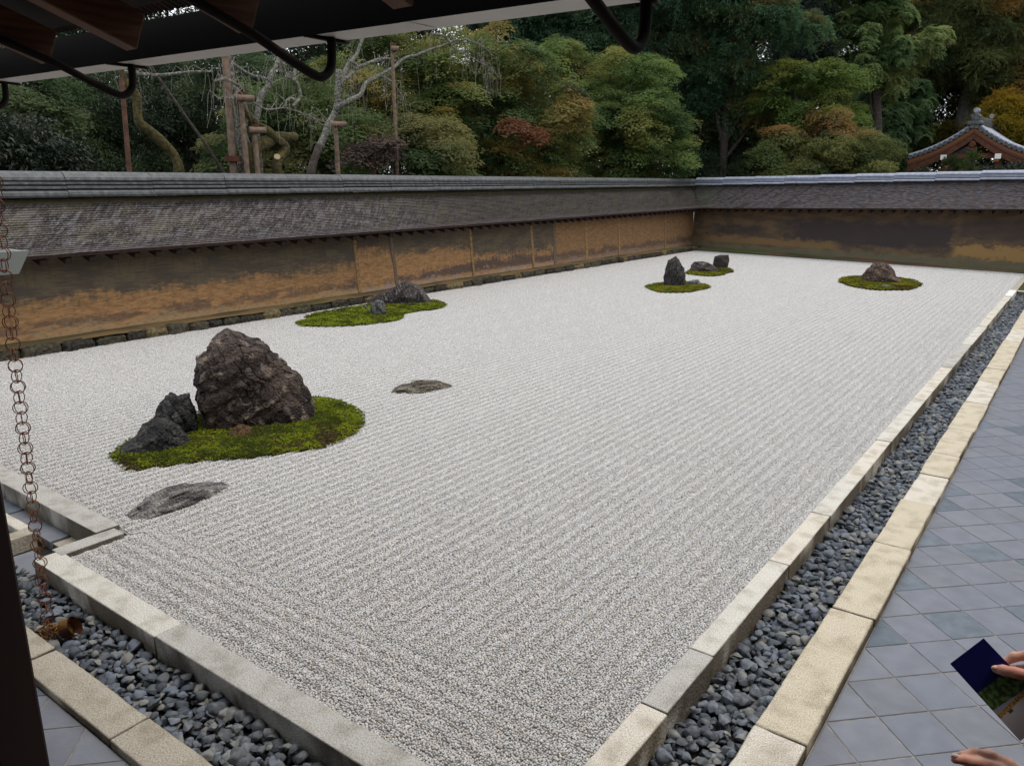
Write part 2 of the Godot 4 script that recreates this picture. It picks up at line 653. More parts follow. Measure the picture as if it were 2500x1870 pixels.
func pebble_bed(called: String, label: String, x0: float, x1: float, z0: float, z1: float, sd: int, shapes: Array, mats: Array, tones: Array) -> void:
	rng.seed = sd
	var root := base(called)
	tag(root, label, "", "", "structure")
	var mb := MB.new()
	mb.face(V(x0 - 0.02, -0.135, z1 + 0.02), V(x1 + 0.02, -0.135, z1 + 0.02), V(x1 + 0.02, -0.135, z0 - 0.02), V(x0 - 0.02, -0.135, z0 - 0.02))
	put("bed", mb.mesh(M.dark_soil), root)
	var all := []
	for layer in 3:
		var st: float = [0.052, 0.050, 0.066][layer]
		var y: float = [-0.112, -0.094, -0.077][layer]
		var nx := int((x1 - x0) / st)
		var nzz := maxi(1, int((z1 - z0) / st))
		for i in nx:
			for j in nzz:
				if layer == 2 and R(0, 1) < 0.25: continue
				var x := x0 + (i + 0.5 + R(-0.45, 0.45)) * (x1 - x0) / nx
				var z := z0 + (j + 0.5 + R(-0.42, 0.42)) * (z1 - z0) / nzz
				var k := R(0.55, 1.35)
				if R(0, 1) < 0.1: k *= 1.25
				var at := V(clampf(x, x0 + 0.022, x1 - 0.022), y + R(-0.008, 0.012), clampf(z, z0 + 0.022, z1 - 0.022))
				var b := Basis(Vector3.UP, R(0, TAU)) * Basis(Vector3.RIGHT, R(-0.55, 0.55)) * Basis(Vector3.BACK, R(-0.45, 0.45))
				all.append([V(at.x, 0, at.z).length() - at.y * 6.0, Transform3D(b.scaled_local(V(k, R(0.75, 1.2) * k, k)), at), int(R(0, 7.99)), R(0, 1)])
	all.sort_custom(func(a, b): return a[0] < b[0])
	var rest := [[], [], [], [], [], [], [], []]
	var rcol := [[], [], [], [], [], [], [], []]
	var made := 0
	for a in all:
		var t: float = a[3]
		if made < 285 and (a[1] as Transform3D).origin.y > -0.104:
			var o := put("pebble", shapes[a[2]], root, a[1])
			o.material_override = null
			o.set_surface_override_material(0, mats[int(t * mats.size()) % mats.size()])
			made += 1
		else:
			rest[a[2]].append(a[1])
			rcol[a[2]].append(tones[int(t * tones.size()) % tones.size()])
	for k in 8:
		if not rest[k].is_empty(): tag(many("small_pebbles", shapes[k], rest[k], rcol[k], root), "", "", "", "stuff")

# ---------------------------------------------------------------- the earthen walls with shingle roofs
# a: start and end of the foot of the wall's face; out: towards the garden; numbers at start and end are linear along the wall
func wall(called: String, label: String, A: Vector3, B: Vector3, foot: Vector2, eave: Vector2, top: Vector2, ridge: Vector2, ledge: float, o: Dictionary) -> void:
	var length := V(A.x, 0, A.z).distance_to(V(B.x, 0, B.z))
	var along := V(B.x - A.x, 0, B.z - A.z).normalized()
	var out: Vector3 = o.out
	rng.seed = o.seed
	var root := base(called, V(A.x, 0, A.z))
	tag(root, label, "wall")
	var flip: bool = along.cross(Vector3.UP).dot(out) < 0.0   # keeps faces outward for walls that run the other way
	var at := func(s: float, n: float, y: float) -> Vector3: return along * s + out * n + V(0, y, 0)
	var qd := func(mb: MB, a: int, b: int, c: int, d: int) -> void:
		if flip: mb.quad(a, b, c, d)
		else: mb.quad(d, c, b, a)
	# plaster face: leans back a little towards the top
	var mb := MB.new()
	var cols := int(length / 0.3)
	for i in cols + 1:
		var s := length * i / cols
		var f := float(i) / cols
		for j in 9:
			var t := j / 8.0
			var y := lerpf(lerpf(foot.x, foot.y, f) - 0.05, lerpf(eave.x, eave.y, f) + 0.18, t)
			mb.p(at.call(s, -0.06 * t + 0.010 * noise(V(s * 0.7, y * 1.6, 4)) + 0.005 * noise(V(s * 3.0, y * 5.0, 4)), y), Color.WHITE, Vector2(f, 1.0 - t))
	for i in cols:
		for j in 8:
			var a := i * 9 + j
			qd.call(mb, a + 9, a, a + 1, a + 10)
	put("plaster", mb.smooth().mesh(o.plaster), root)
	# core and back, so that the wall is solid
	mb = MB.new()
	var r0: float = lerpf(top.x, top.y, 0.5)
	for i in [0, 1]:
		var f := float(i)
		for q in [[-0.10, lerpf(foot.x, foot.y, f) - 0.3], [-0.10, lerpf(eave.x, eave.y, f) + 0.3], [-0.52, lerpf(eave.x, eave.y, f) + 0.3], [-0.52, lerpf(foot.x, foot.y, f) - 0.3]]:
			mb.p(at.call(length * f, q[0], q[1]))
	for j in 4: qd.call(mb, 4 + j, j, (j + 1) % 4, 4 + (j + 1) % 4)
	put("core", mb.mesh(M.soil), root)
	# posts showing in the plaster
	for q in o.posts:
		mb = MB.new()
		var w: float = q[1]
		var prev := -1
		for j in 7:
			var t := j / 6.0
			var f: float = q[0] / length
			var y := lerpf(lerpf(foot.x, foot.y, f) + 0.0, lerpf(eave.x, eave.y, f) + 0.1, t)
			var s: float = q[0] + q[2] * (1.0 - t) + 0.006 * sin(j * 2.1 + q[0])
			var ww := w * (0.9 + 0.2 * absf(sin(j * 1.7 + q[0] * 3.0)))
			var i := mb.p(at.call(s - ww / 2, -0.06 * t + 0.006, y))
			mb.p(at.call(s - ww / 2 + 0.01, -0.06 * t + 0.019, y))
			mb.p(at.call(s + ww / 2 - 0.01, -0.06 * t + 0.019, y))
			mb.p(at.call(s + ww / 2, -0.06 * t + 0.006, y))
			if prev >= 0:
				for k in 3: qd.call(mb, i + k, prev + k, prev + k + 1, i + k + 1) if flip else mb.quad(prev + k, prev + k + 1, i + k + 1, i + k)
			prev = i
		put("post_strip", mb.mesh(o.post_mats[int(q[3])]), root)
	# ledge of earth in front of the face
	mb = MB.new()
	cols = int(length / 0.12)
	for i in cols + 1:
		var s := length * i / cols
		var f := float(i) / cols
		for j in 7:
			var n := lerpf(ledge + 0.02 * noise(V(s * 2.0, 0, 1)), -0.02, j / 6.0)
			var y: float = lerpf(lerpf(o.step.x, o.step.y, f), lerpf(foot.x, foot.y, f), j / 6.0) + 0.014 * noise(V(s * 3.1, n * 6.0, 2)) + 0.008 * noise(V(s * 11.0, n * 14.0, 2))
			mb.p(at.call(s, n, y), o.ledge_color.call(s, j / 6.0))
	for i in cols:
		for j in 6:
			var a := i * 7 + j
			qd.call(mb, a + 7, a, a + 1, a + 8)
	put("earth_ledge", mb.smooth().mesh(M.ledge), root)
	# footing stones
	var s := 0.0
	var k := 0
	while o.stones and s < length:
		var w := R(0.28, 0.62)
		var f := s / length
		var hh: float = lerpf(o.step.x, o.step.y, f)
		mb = MB.new()
		var rot := Basis(along, Vector3.UP, out if flip else out)
		block(mb, Transform3D(Basis(along, Vector3.UP, along.cross(Vector3.UP)), at.call(s + w / 2, ledge - 0.055 + R(-0.012, 0.012), hh / 2 - 0.03)), V(w - 0.012, hh + 0.07 + R(-0.045, 0.03), 0.17), Vector3i(9, 6, 5), 0.045, R(0.030, 0.055), 3.0 * k)
		put("footing_stone", mb.smooth().mesh(o.stone_mats[k % o.stone_mats.size()]), root)
		s += w
		k += 1
	# shingles: thin courses, each lapping over the next one below
	mb = MB.new()
	var courses: int = o.courses
	cols = int(length / o.col)
	for i in cols + 1:
		s = length * i / cols
		var f := float(i) / cols
		var ey := lerpf(eave.x, eave.y, f)
		var ty := lerpf(top.x, top.y, f)
		for c in courses:
			for e in 2:
				var t := float(c + (0.0 if e == 0 else 1.0)) / courses
				var lift := (0.004 if e == 0 else 0.016) + 0.008 * noise(V(s * 5.0, c * 0.7, 6)) + 0.010 * noise(V(s * 1.3, c * 0.21, 3)) + 0.006 * noise(V(s * 21.0, c * 3.3, 6))
				var n := lerpf(-0.14, 0.5, t) + lift * 0.75
				var y := lerpf(ty, ey, t) - 0.035 * sin(PI * t) + lift * 0.65
				mb.p(at.call(s, n, y), Color.WHITE, Vector2(f, t * 0.999))
	var row := courses * 2
	for i in cols:
		for j in row - 1:
			var a := i * row + j
			qd.call(mb, a, a + row, a + row + 1, a + 1)
	put("shingles", mb.mesh(o.roof), root)
	# eave: the thick edge of the shingles, its board, the soffit
	mb = MB.new()
	cols = int(length / 0.4)
	for i in cols + 1:
		s = length * i / cols
		var ey := lerpf(eave.x, eave.y, float(i) / cols)
		var w := 0.003 * noise(V(s * 4.0, 1, 1))
		for q in [[0.512, ey + 0.008], [0.500, ey - 0.038 + w], [0.44, ey - 0.042], [-0.05, ey + 0.20]]: mb.p(at.call(s, q[0], q[1]))
	for i in cols:
		for j in 3: qd.call(mb, i * 4 + j, i * 4 + 4 + j, i * 4 + 5 + j, i * 4 + 1 + j)
	put("eave_board", mb.mesh(M.dark_wood), root)
	s = o.get("first", 0.2)
	while s < length:
		mb = MB.new()
		var ey := lerpf(eave.x, eave.y, s / length)
		var dirn := (out * 0.52 + V(0, -0.155, 0)).normalized()
		var bs := Basis(along, along.cross(dirn) * -1.0, dirn)
		mb.box(Transform3D(bs.orthonormalized(), at.call(s, 0.22, ey - 0.035)), V(0.095, 0.095, 0.46), 0.006)
		put("rafter", mb.mesh(M.dark_wood), root)
		s += o.pitch
	# back slope, plain
	mb = MB.new()
	for i in 2:
		var f := float(i)
		for q in [[-0.14, lerpf(top.x, top.y, f)], [-0.30, lerpf(top.x, top.y, f)], [-0.95, lerpf(eave.x, eave.y, f)], [-0.95, lerpf(eave.x, eave.y, f) - 0.05], [-0.5, lerpf(eave.x, eave.y, f) + 0.05]]: mb.p(at.call(length * f, q[0], q[1]))
	for j in 4: qd.call(mb, 5 + j, j, j + 1, 6 + j)
	put("back_slope", mb.mesh(M.dark_wood), root)
	# ridge: a roll on each side, two thin flat courses, a round cap; tiles butt end to end
	var tile_len: float = o.tile_len
	var cnt := int(length / tile_len)
	for i in cnt:
		var s0 := length * i / cnt + 0.004
		var s1 := length * (i + 1) / cnt - 0.004
		var f := (s0 + s1) / 2 / length
		var ty := lerpf(top.x, top.y, f)
		var ry := lerpf(ridge.x, ridge.y, f)
		var hh := ry - ty
		var profs := {
			"ridge_roll": [[0.035, 0.01], [0.055, 0.10 * hh], [0.050, 0.20 * hh], [0.02, 0.27 * hh], [-0.42, 0.27 * hh], [-0.46, 0.01]],
			"ridge_slat": [[0.010, 0.33 * hh], [0.024, 0.35 * hh], [0.024, 0.42 * hh], [0.008, 0.44 * hh], [-0.41, 0.44 * hh], [-0.41, 0.33 * hh]],
			"upper_slat": [[-0.002, 0.49 * hh], [0.012, 0.51 * hh], [0.012, 0.57 * hh], [-0.004, 0.59 * hh], [-0.40, 0.59 * hh], [-0.40, 0.49 * hh]],
			"ridge_tile": [[-0.010, 0.64 * hh], [0.004, 0.67 * hh], [-0.002, 0.77 * hh], [-0.035, 0.89 * hh], [-0.09, 0.97 * hh], [-0.20, hh], [-0.32, 0.95 * hh], [-0.38, 0.80 * hh], [-0.40, 0.64 * hh]],
		}
		for nm in profs:
			mb = MB.new()
			var dy := R(-0.0025, 0.0025)
			var dn := R(-0.003, 0.003)
			var pr: Array = profs[nm]
			var n0 := pr.size()
			for sx in [s0, s1]:
				for q in pr: mb.p(at.call(sx, q[0] + dn, ty + q[1] + dy))
			for j in n0: qd.call(mb, j, n0 + j, n0 + (j + 1) % n0, (j + 1) % n0)
			for e in 2:
				for j in range(1, n0 - 1):
					if (e == 0) == flip: mb.tri(e * n0, e * n0 + j, e * n0 + j + 1)
					else: mb.tri(e * n0, e * n0 + j + 1, e * n0 + j)
			put(nm, mb.mesh(o.tile_mats[int(R(0, o.tile_mats.size() - 0.01))]), root)
	# a thin dark gap course between the slats
	mb = MB.new()
	for i in 2:
		var f := float(i)
		var ty := lerpf(top.x, top.y, f)
		var hh := lerpf(ridge.x, ridge.y, f) - ty
		for q in [[-0.022, 0.05 * hh], [-0.022, 0.70 * hh], [-0.38, 0.70 * hh], [-0.38, 0.05 * hh]]: mb.p(at.call(length * f, q[0], ty + q[1]))
	for j in 4: qd.call(mb, j, 4 + j, 4 + (j + 1) % 4, (j + 1) % 4)
	put("ridge_core", mb.mesh(M.dark_tile), root)

func picture(w: int, h: int, f: Callable) -> ImageTexture:
	var d := PackedByteArray()
	d.resize(w * h * 3)
	var k := 0
	for y in h:
		for x in w:
			var c: Color = f.call(float(x) / w, float(y) / h)
			d[k] = int(clampf(c.r, 0, 1) * 255)
			d[k + 1] = int(clampf(c.g, 0, 1) * 255)
			d[k + 2] = int(clampf(c.b, 0, 1) * 255)
			k += 3
	return ImageTexture.create_from_image(Image.create_from_data(w, h, false, Image.FORMAT_RGB8, d))

func plaster_long(u: float, v: float) -> Color:   # the long wall: ochre clay with soot-dark bands, metres from its left end
	var x := 1.5 + u * 26.0
	var y := lerpf(1.60, 0.10, v)
	var e := 0.12 * n2(x * 4.0, y * 14.0) + 0.09 * n2(x * 22.0, y * 70.0 + 90.0) + 0.07 * n2(x * 90.0, y * 160.0)
	var st := n2(x * 9.0, y * 150.0 + 400.0)   # drawn-out horizontal streaks
	var ochre := L(0.68, 0.525, 0.365).lerp(L(0.61, 0.46, 0.315), ss(-0.3, 0.4, n2(x * 12.0, y * 40.0 + 700.0)))
	ochre = ochre.lerp(L(0.81, 0.64, 0.42), ss(0.1, 0.5, st) * 0.45)
	var soot := L(0.33, 0.31, 0.285).lerp(L(0.42, 0.38, 0.31), ss(-0.35, 0.35, st + n2(x * 5.0, y * 12.0)))
	var up := 0.70
	var low := 0.41
	if x > 10.87 and x < 11.95:
		up = 1.02
		low = 0.30
	elif x >= 11.95 and x < 14.55:
		up = 0.86
		low = lerpf(0.40, 0.46, (x - 11.95) / 2.6)
	elif x >= 14.55 and x < 17.1:
		up = 0.60
		low = 0.50
	elif x >= 17.1 and x < 18.2:
		up = 0.62
		low = 0.48
	elif x >= 18.2:
		up = 1.30
		low = 0.44 + 0.05 * n2(x * 8.0, 3.0)
	e += 0.05 * n2(x * 45.0, y * 4.0 + 11.0)
	var top_dark := ss(up - 0.085, up + 0.085, y + e)
	var low_dark := ss(low + 0.065, low - 0.065, y - e * 0.8) * ss(0.20, 0.27, y + e * 0.5)
	if x < 10.5: low_dark *= ss(-0.35, 0.05, n2(x * 5.0, y * 24.0 + 50.0) + 0.02 + 0.15 * ss(6.0, 8.0, x)) * 0.75
	var c := ochre.lerp(soot, top_dark * 0.95)
	c = c.lerp(L(0.40, 0.34, 0.27), ss(1.05, 1.45, y + e) * 0.5 * (1.0 if x < 18.0 else 0.5))
	c = c.lerp(L(0.33, 0.29, 0.28), low_dark * 0.88)
	c = c.lerp(L(0.66, 0.57, 0.44) if x < 11.0 else L(0.68, 0.59, 0.53), ss(0.30, 0.20, y - e) * 0.75)
	c = c.lerp(L(0.32, 0.28, 0.26), ss(0.20, 0.45, n2(x * 30.0, y * 110.0 + 33.0)) * 0.35)
	c = c.lerp(L(0.34, 0.29, 0.25), ss(0.15, 0.5, n2(x * 50.0, y * 3.0 + 77.0)) * ss(0.2, 1.3, y) * 0.35)
	if x > 18.2: c = c.lerp(L(0.45, 0.36, 0.28), 0.25 + ss(-0.1, 0.4, st) * 0.45)
	return c.linear_to_srgb()

func plaster_short(u: float, v: float) -> Color:   # the short wall: brown, blackened in the middle
	var s := u * 14.0
	var y := lerpf(1.80, -0.02, v)
	var e := 0.12 * n2(s * 7.0, y * 18.0) + 0.08 * n2(s * 30.0, y * 60.0) + 0.05 * n2(s * 100.0, y * 140.0)
	var c := L(0.42, 0.345, 0.265).lerp(L(0.35, 0.30, 0.245), ss(-0.3, 0.3, n2(s * 6.0, y * 15.0 + 20.0)))
	var dark := ss(3.0, 4.2, s + e * 3.0) * ss(8.9, 8.7, s + e) * ss(0.30, 0.55, y + e) * ss(1.45, 1.05, y + e)
	dark = maxf(dark, ss(0.4, 1.2, s) * ss(3.3, 2.4, s) * ss(0.50, 0.62, y + e) * ss(1.05, 0.85, y + e) * 0.8)
	dark = maxf(dark, ss(8.9, 9.1, s) * ss(0.72, 0.85, y + e) * ss(1.5, 1.2, y) * 0.75)
	c = c.lerp(L(0.245, 0.22, 0.225), dark * 0.92)
	c = c.lerp(L(0.60, 0.48, 0.31), ss(8.8, 9.0, s + e * 0.4) * ss(0.66, 0.58, y + e) * ss(0.22, 0.30, y + e) * 0.85)
	c = c.lerp(L(0.52, 0.42, 0.28), ss(0.1, 0.8, s) * ss(5.6, 5.2, s) * ss(0.56, 0.45, y - e) * ss(0.22, 0.30, y) * 0.7)
	c = c.lerp(L(0.43, 0.43, 0.35), ss(0.30, 0.14, y + e) * 0.6)
	return c.linear_to_srgb()

func shingle_long(u: float, v: float) -> Color:
	var x := 1.5 + u * 26.0
	var y := v
	var sl := x * 1.0 + y * 1.1   # streaks run down the slope at a slant
	var st := n2(sl * 30.0, y * 9.0 - x * 2.0)
	var st2 := n2(sl * 75.0 + 40.0, y * 30.0)
	var c := L(0.275, 0.25, 0.238).lerp(L(0.205, 0.184, 0.175), ss(-0.3, 0.3, n2(x * 5.0, y * 9.0)))
	var west := ss(10.0, 15.0, x)
	c = c.lerp(L(0.52, 0.51, 0.53), ss(0.0, 0.5, st + 0.5 * n2(x * 6.0, y * 30.0)) * lerpf(0.30, 0.12, west))
	c = c.lerp(L(0.20, 0.175, 0.175), ss(0.0, 0.45, -st + 0.4 * n2(x * 4.0, 7.0)) * 0.55)
	c = c.lerp(L(0.60, 0.59, 0.60), ss(0.22, 0.55, st2) * lerpf(0.26, 0.14, west))
	c = c.lerp(L(0.40, 0.38, 0.31), ss(0.0, 0.45, n2(x * 5.0 + 9.0, y * 9.0 + 70.0) + 0.6 * n2(x * 40.0, y * 90.0)) * ss(9.0, 6.0, x) * 0.45)
	c = c.lerp(L(0.33, 0.32, 0.20), ss(0.0, 0.4, n2(sl * 9.0 + 31.0, y * 5.0)) * ss(9.0, 14.0, x) * 0.55)
	c = c.lerp(L(0.19, 0.172, 0.16), west * 0.60)
	c = c.lerp(L(0.66, 0.66, 0.68), ss(0.36, 0.52, n2(x * 120.0, y * 190.0)) * 0.55 * (1.0 - west * 0.6))
	c = c.lerp(L(0.35, 0.32, 0.21), ss(0.12, 0.07, v + 0.03 * n2(x * 20.0, 3.0)) * 0.8)
	c = c.lerp(L(0.33, 0.29, 0.31), ss(0.86, 0.90, v) * 0.45)
	return c.linear_to_srgb()

func shingle_short(u: float, v: float) -> Color:
	var s := u * 14.0
	var c := L(0.33, 0.31, 0.315).lerp(L(0.26, 0.235, 0.235), ss(-0.3, 0.3, n2(s * 12.0, v * 50.0)))
	c = c.lerp(L(0.47, 0.49, 0.56), ss(0.05, 0.4, n2(s * 18.0, v * 120.0 + 9.0)) * 0.6)
	c = c.lerp(L(0.43, 0.34, 0.27), ss(0.10, 0.45, n2(s * 14.0 + 40.0, v * 90.0)) * 0.6)
	c = c.lerp(L(0.17, 0.15, 0.15), ss(0.10, 0.45, n2(s * 9.0 + v * 9.0, v * 4.0 + 60.0) + 0.4 * n2(s * 40.0, v * 60.0)) * ss(9.0, 3.0, s) * 0.6)
	c = c.lerp(L(0.40, 0.42, 0.34), ss(1.6, 0.4, s) * 0.4)
	return c.linear_to_srgb()

# ---------------------------------------------------------------- plants
func leaf(mb: MB, at: Vector3, dir: Vector3, up: Vector3, ln: float, w: float, g: float) -> void:
	var sd := dir.cross(up).normalized()
	var u := sd.cross(dir)
	var i := mb.p(at, Color(g, g, g))
	mb.p(at + dir * ln * 0.45 + sd * w * 0.5 + u * w * 0.12, Color(g, g, g))
	mb.p(at + dir * ln - u * ln * 0.12, Color(g, g, g))
	mb.p(at + dir * ln * 0.45 - sd * w * 0.5 + u * w * 0.12, Color(g, g, g))
	mb.quad(i, i + 1, i + 2, i + 3)

func clump(kind: String, sd: int) -> ArrayMesh:
	rng.seed = sd * 77 + 5
	var mb := MB.new()
	match kind:
		"maple":   # flat layered sprays of small pointed leaves
			for k in 75:
				var a := R(0, TAU)
				var r := sqrt(R(0, 1)) * 0.42
				var at := V(cos(a) * r, R(-0.07, 0.07) + 0.05 * cos(r * 6.0), sin(a) * r)
				var c := at + V(0, 0.0, 0)
				var yaw := a + R(-1.4, 1.4)
				for j in 3:   # three lobes of one leaf
					var y2 := yaw + (j - 1) * 0.85
					leaf(mb, c, V(cos(y2), R(-0.50, 0.08), sin(y2)).normalized(), V(R(-0.4, 0.4), 1, R(-0.4, 0.4)).normalized(), R(0.045, 0.070), 0.028, R(0.72, 1.25))
		"broad":
			for k in 110:
				var d := V(R(-1, 1), R(-0.7, 1), R(-1, 1)).normalized()
				var at := d * pow(R(0, 1), 0.4) * V(0.38, 0.30, 0.38)
				leaf(mb, at, (d + V(R(-0.9, 0.9), R(-0.9, 0.5), R(-0.9, 0.9))).normalized(), V(R(-0.5, 0.5), 1, R(-0.5, 0.5)).normalized(), R(0.08, 0.13), R(0.03, 0.045), R(0.7, 1.25))
		"cypress":   # short boughs that end in hanging tufts
			for k in 13:
				var a := R(0, TAU)
				var o := V(cos(a), 0, sin(a))
				var r := R(0.02, 0.30)
				var drop := R(0.15, 0.5)
				for j in 20:
					var t := j / 19.0
					var at := o * (r + 0.30 * t) + V(R(-0.07, 0.07), 0.12 - drop * t * t, R(-0.07, 0.07))
					var dd := (o * R(-0.2, 1.1) + V(R(-0.8, 0.8), R(-0.9, 0.25), R(-0.8, 0.8))).normalized()
					leaf(mb, at, dd, V(R(-0.6, 0.6), 1, R(-0.6, 0.6)).normalized(), R(0.08, 0.15), R(0.022, 0.04), R(0.7, 1.3))
		"cedar":
			for k in 22:
				var d := V(R(-1, 1), R(-0.5, 0.6), R(-1, 1)).normalized()
				for j in 9:
					var t := (j + 1) / 9.0
					var at := d * 0.5 * t + V(0, -0.10 * t * t, 0)
					leaf(mb, at, (d + V(R(-0.9, 0.9), R(-0.8, 0.6), R(-0.9, 0.9))).normalized(), V(R(-1, 1), 1, R(-1, 1)).normalized(), R(0.10, 0.18), R(0.02, 0.035), R(0.7, 1.25))
		"spray":   # arching twigs with leaflets in two rows
			for k in 12:
				var a := R(0, TAU)
				var o := V(cos(a), R(-0.3, 0.4), sin(a))
				var sdv := V(-sin(a), 0, cos(a))
				var ln := R(0.25, 0.5)
				for j in 9:
					var t := j / 8.0
					var at := o * ln * t + V(0, 0.24 * t - 0.36 * t * t, 0)
					for s: float in [-1.0, 1.0]:
						leaf(mb, at, (sdv * s + o * 0.35 + V(0, R(-0.5, 0.05), 0)).normalized(), V(R(-0.3, 0.3), 1, R(-0.3, 0.3)).normalized(), R(0.08, 0.12), 0.048, R(0.72, 1.25))
		"pine":
			for k in 7:
				var d := V(R(-0.8, 0.8), R(0.5, 1.2), R(-0.8, 0.8)).normalized()
				for j in 34:
					var at := d * R(0.0, 0.34)
					leaf(mb, at, (d * 0.9 + V(R(-1, 1), R(-0.3, 0.9), R(-1, 1)) * 0.75).normalized(), V(R(-1, 1), 1, R(-1, 1)).normalized(), R(0.10, 0.15), 0.010, R(0.75, 1.25))
	return mb.mesh(M.gloss_leaf if kind == "broad" else M.leaf)

const TONES := {
	"olive": [[0.075, 0.125, 0.035], [0.24, 0.285, 0.085], [0.36, 0.29, 0.08]], "deep": [[0.055, 0.105, 0.040], [0.155, 0.215, 0.075], [0.24, 0.22, 0.08]],
	"orange": [[0.068, 0.125, 0.042], [0.220, 0.290, 0.090], [0.38, 0.28, 0.085]], "green": [[0.062, 0.130, 0.042], [0.205, 0.295, 0.085], [0.31, 0.30, 0.085]],
	"dark": [[0.030, 0.062, 0.028], [0.080, 0.130, 0.052], [0.11, 0.15, 0.06]], "gloss": [[0.022, 0.036, 0.022], [0.048, 0.062, 0.042], [0.07, 0.08, 0.055]],
	"gloss2": [[0.030, 0.060, 0.030], [0.070, 0.115, 0.055], [0.10, 0.15, 0.06]], "black": [[0.018, 0.036, 0.017], [0.050, 0.080, 0.034], [0.08, 0.12, 0.04]],
	"cypress": [[0.032, 0.075, 0.042], [0.080, 0.155, 0.080], [0.13, 0.15, 0.06]], "cypress2": [[0.050, 0.115, 0.060], [0.125, 0.235, 0.110], [0.26, 0.19, 0.06]],
	"blue": [[0.012, 0.022, 0.020], [0.026, 0.042, 0.038], [0.04, 0.06, 0.05]], "bright": [[0.070, 0.140, 0.034], [0.190, 0.275, 0.060], [0.27, 0.29, 0.06]],
	"pale": [[0.090, 0.165, 0.060], [0.220, 0.310, 0.115], [0.32, 0.37, 0.13]], "mid": [[0.060, 0.125, 0.055], [0.150, 0.245, 0.098], [0.22, 0.28, 0.10]],
	"rust": [[0.095, 0.140, 0.042], [0.235, 0.240, 0.075], [0.38, 0.22, 0.085]], "cedar": [[0.062, 0.090, 0.032], [0.150, 0.180, 0.060], [0.31, 0.185, 0.055]],
	"gold": [[0.15, 0.125, 0.015], [0.34, 0.25, 0.02], [0.30, 0.16, 0.03]], "gold2": [[0.08, 0.09, 0.015], [0.19, 0.165, 0.02], [0.2, 0.14, 0.03]],
	"pine": [[0.045, 0.075, 0.025], [0.085, 0.13, 0.04], [0.1, 0.13, 0.04]], "red": [[0.12, 0.035, 0.032], [0.27, 0.055, 0.052], [0.26, 0.12, 0.06]], "plum": [[0.085, 0.062, 0.055], [0.17, 0.125, 0.105], [0.15, 0.14, 0.08]],
}

func tone(name: String, k: int) -> Color:
	var q: Array = TONES[name][k]
	return Color(q[0], q[1], q[2])

func crown(kind: String, pal: String, dens: float, at: Vector3, blobs: Array, sd: int, parent: Node, called := "crown") -> void:
	if not clumps.has(kind): clumps[kind] = [clump(kind, 1), clump(kind, 2)]
	rng.seed = sd
	if blobs.size() > 3 and kind != "pine":   # break the masses into small billows
		var billows := []
		for bl in blobs:
			for k in 8:
				var d := V(rng.randfn(), rng.randfn(), rng.randfn()).normalized()
				billows.append([bl[0] + d * V(0.85, 0.78, 0.85) * bl[1], bl[1] * R(0.28, 0.56)])
		blobs = billows
	var size: float = {"maple": 1.0, "broad": 1.0, "cypress": 1.25, "cedar": 1.25, "spray": 1.1, "pine": 0.75}[kind]
	var xfs := [[], []]
	var cols := [[], []]
	for bl in blobs:
		var c: Vector3 = bl[0]
		var r: float = bl[1]
		var rr := r * (V(1.12, 0.74, 1.12) if kind == "maple" else V(1.0, 0.85, 1.0))
		for k in int(dens * 4.0 * PI * r * r * 0.80) + 5:
			var d := V(rng.randfn(), rng.randfn() + 0.25, rng.randfn()).normalized()
			var rad := (1.0 + 0.45 * noise(c * 3.0 + d * 4.0)) * pow(R(0.25, 1.0), 0.35)
			var stray := R(0, 1) < 0.10
			if stray: rad *= R(1.1, 1.55)
			var p := c + d * rr * rad
			if noise(p * 3.4 + V(sd, 5, 0)) < -0.22 and kind != "pine": continue
			var inside := false
			for b2 in blobs:
				if b2[0] != c and absf(p.x - b2[0].x) < b2[1] and p.distance_to(b2[0]) < b2[1] * 0.55: inside = true
			if inside and R(0, 1) < 0.8: continue
			var up := (V(0, 1, 0) + d * (0.55 if kind != "cypress" else 0.15) + V(R(-0.25, 0.25), 0, R(-0.25, 0.25))).normalized()
			var f := V(cos(R(0, TAU)), 0, sin(R(0, TAU)))
			var x := up.cross(f).normalized()
			var b := Basis(x, up, x.cross(up)).scaled_local(Vector3.ONE * size * (R(0.35, 0.6) if stray else R(0.55, 1.2)))
			var t := ss(-0.5, 0.5, noise(p * 2.3 + V(sd, 0, 0)) * 1.0 + R(-0.22, 0.22))
			var col := tone(pal, 0).lerp(tone(pal, 1), t)
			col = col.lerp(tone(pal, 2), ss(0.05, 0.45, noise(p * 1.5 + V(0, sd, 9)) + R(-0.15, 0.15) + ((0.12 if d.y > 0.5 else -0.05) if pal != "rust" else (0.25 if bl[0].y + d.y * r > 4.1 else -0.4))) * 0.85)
			var w := rng.randi() % 2
			xfs[w].append(Transform3D(b, p - at))
			cols[w].append(col)
	for w in 2: tag(many(called if w == 0 else called + "_" + "leaves", clumps[kind][w], xfs[w], cols[w], parent), "", "", "", "stuff")

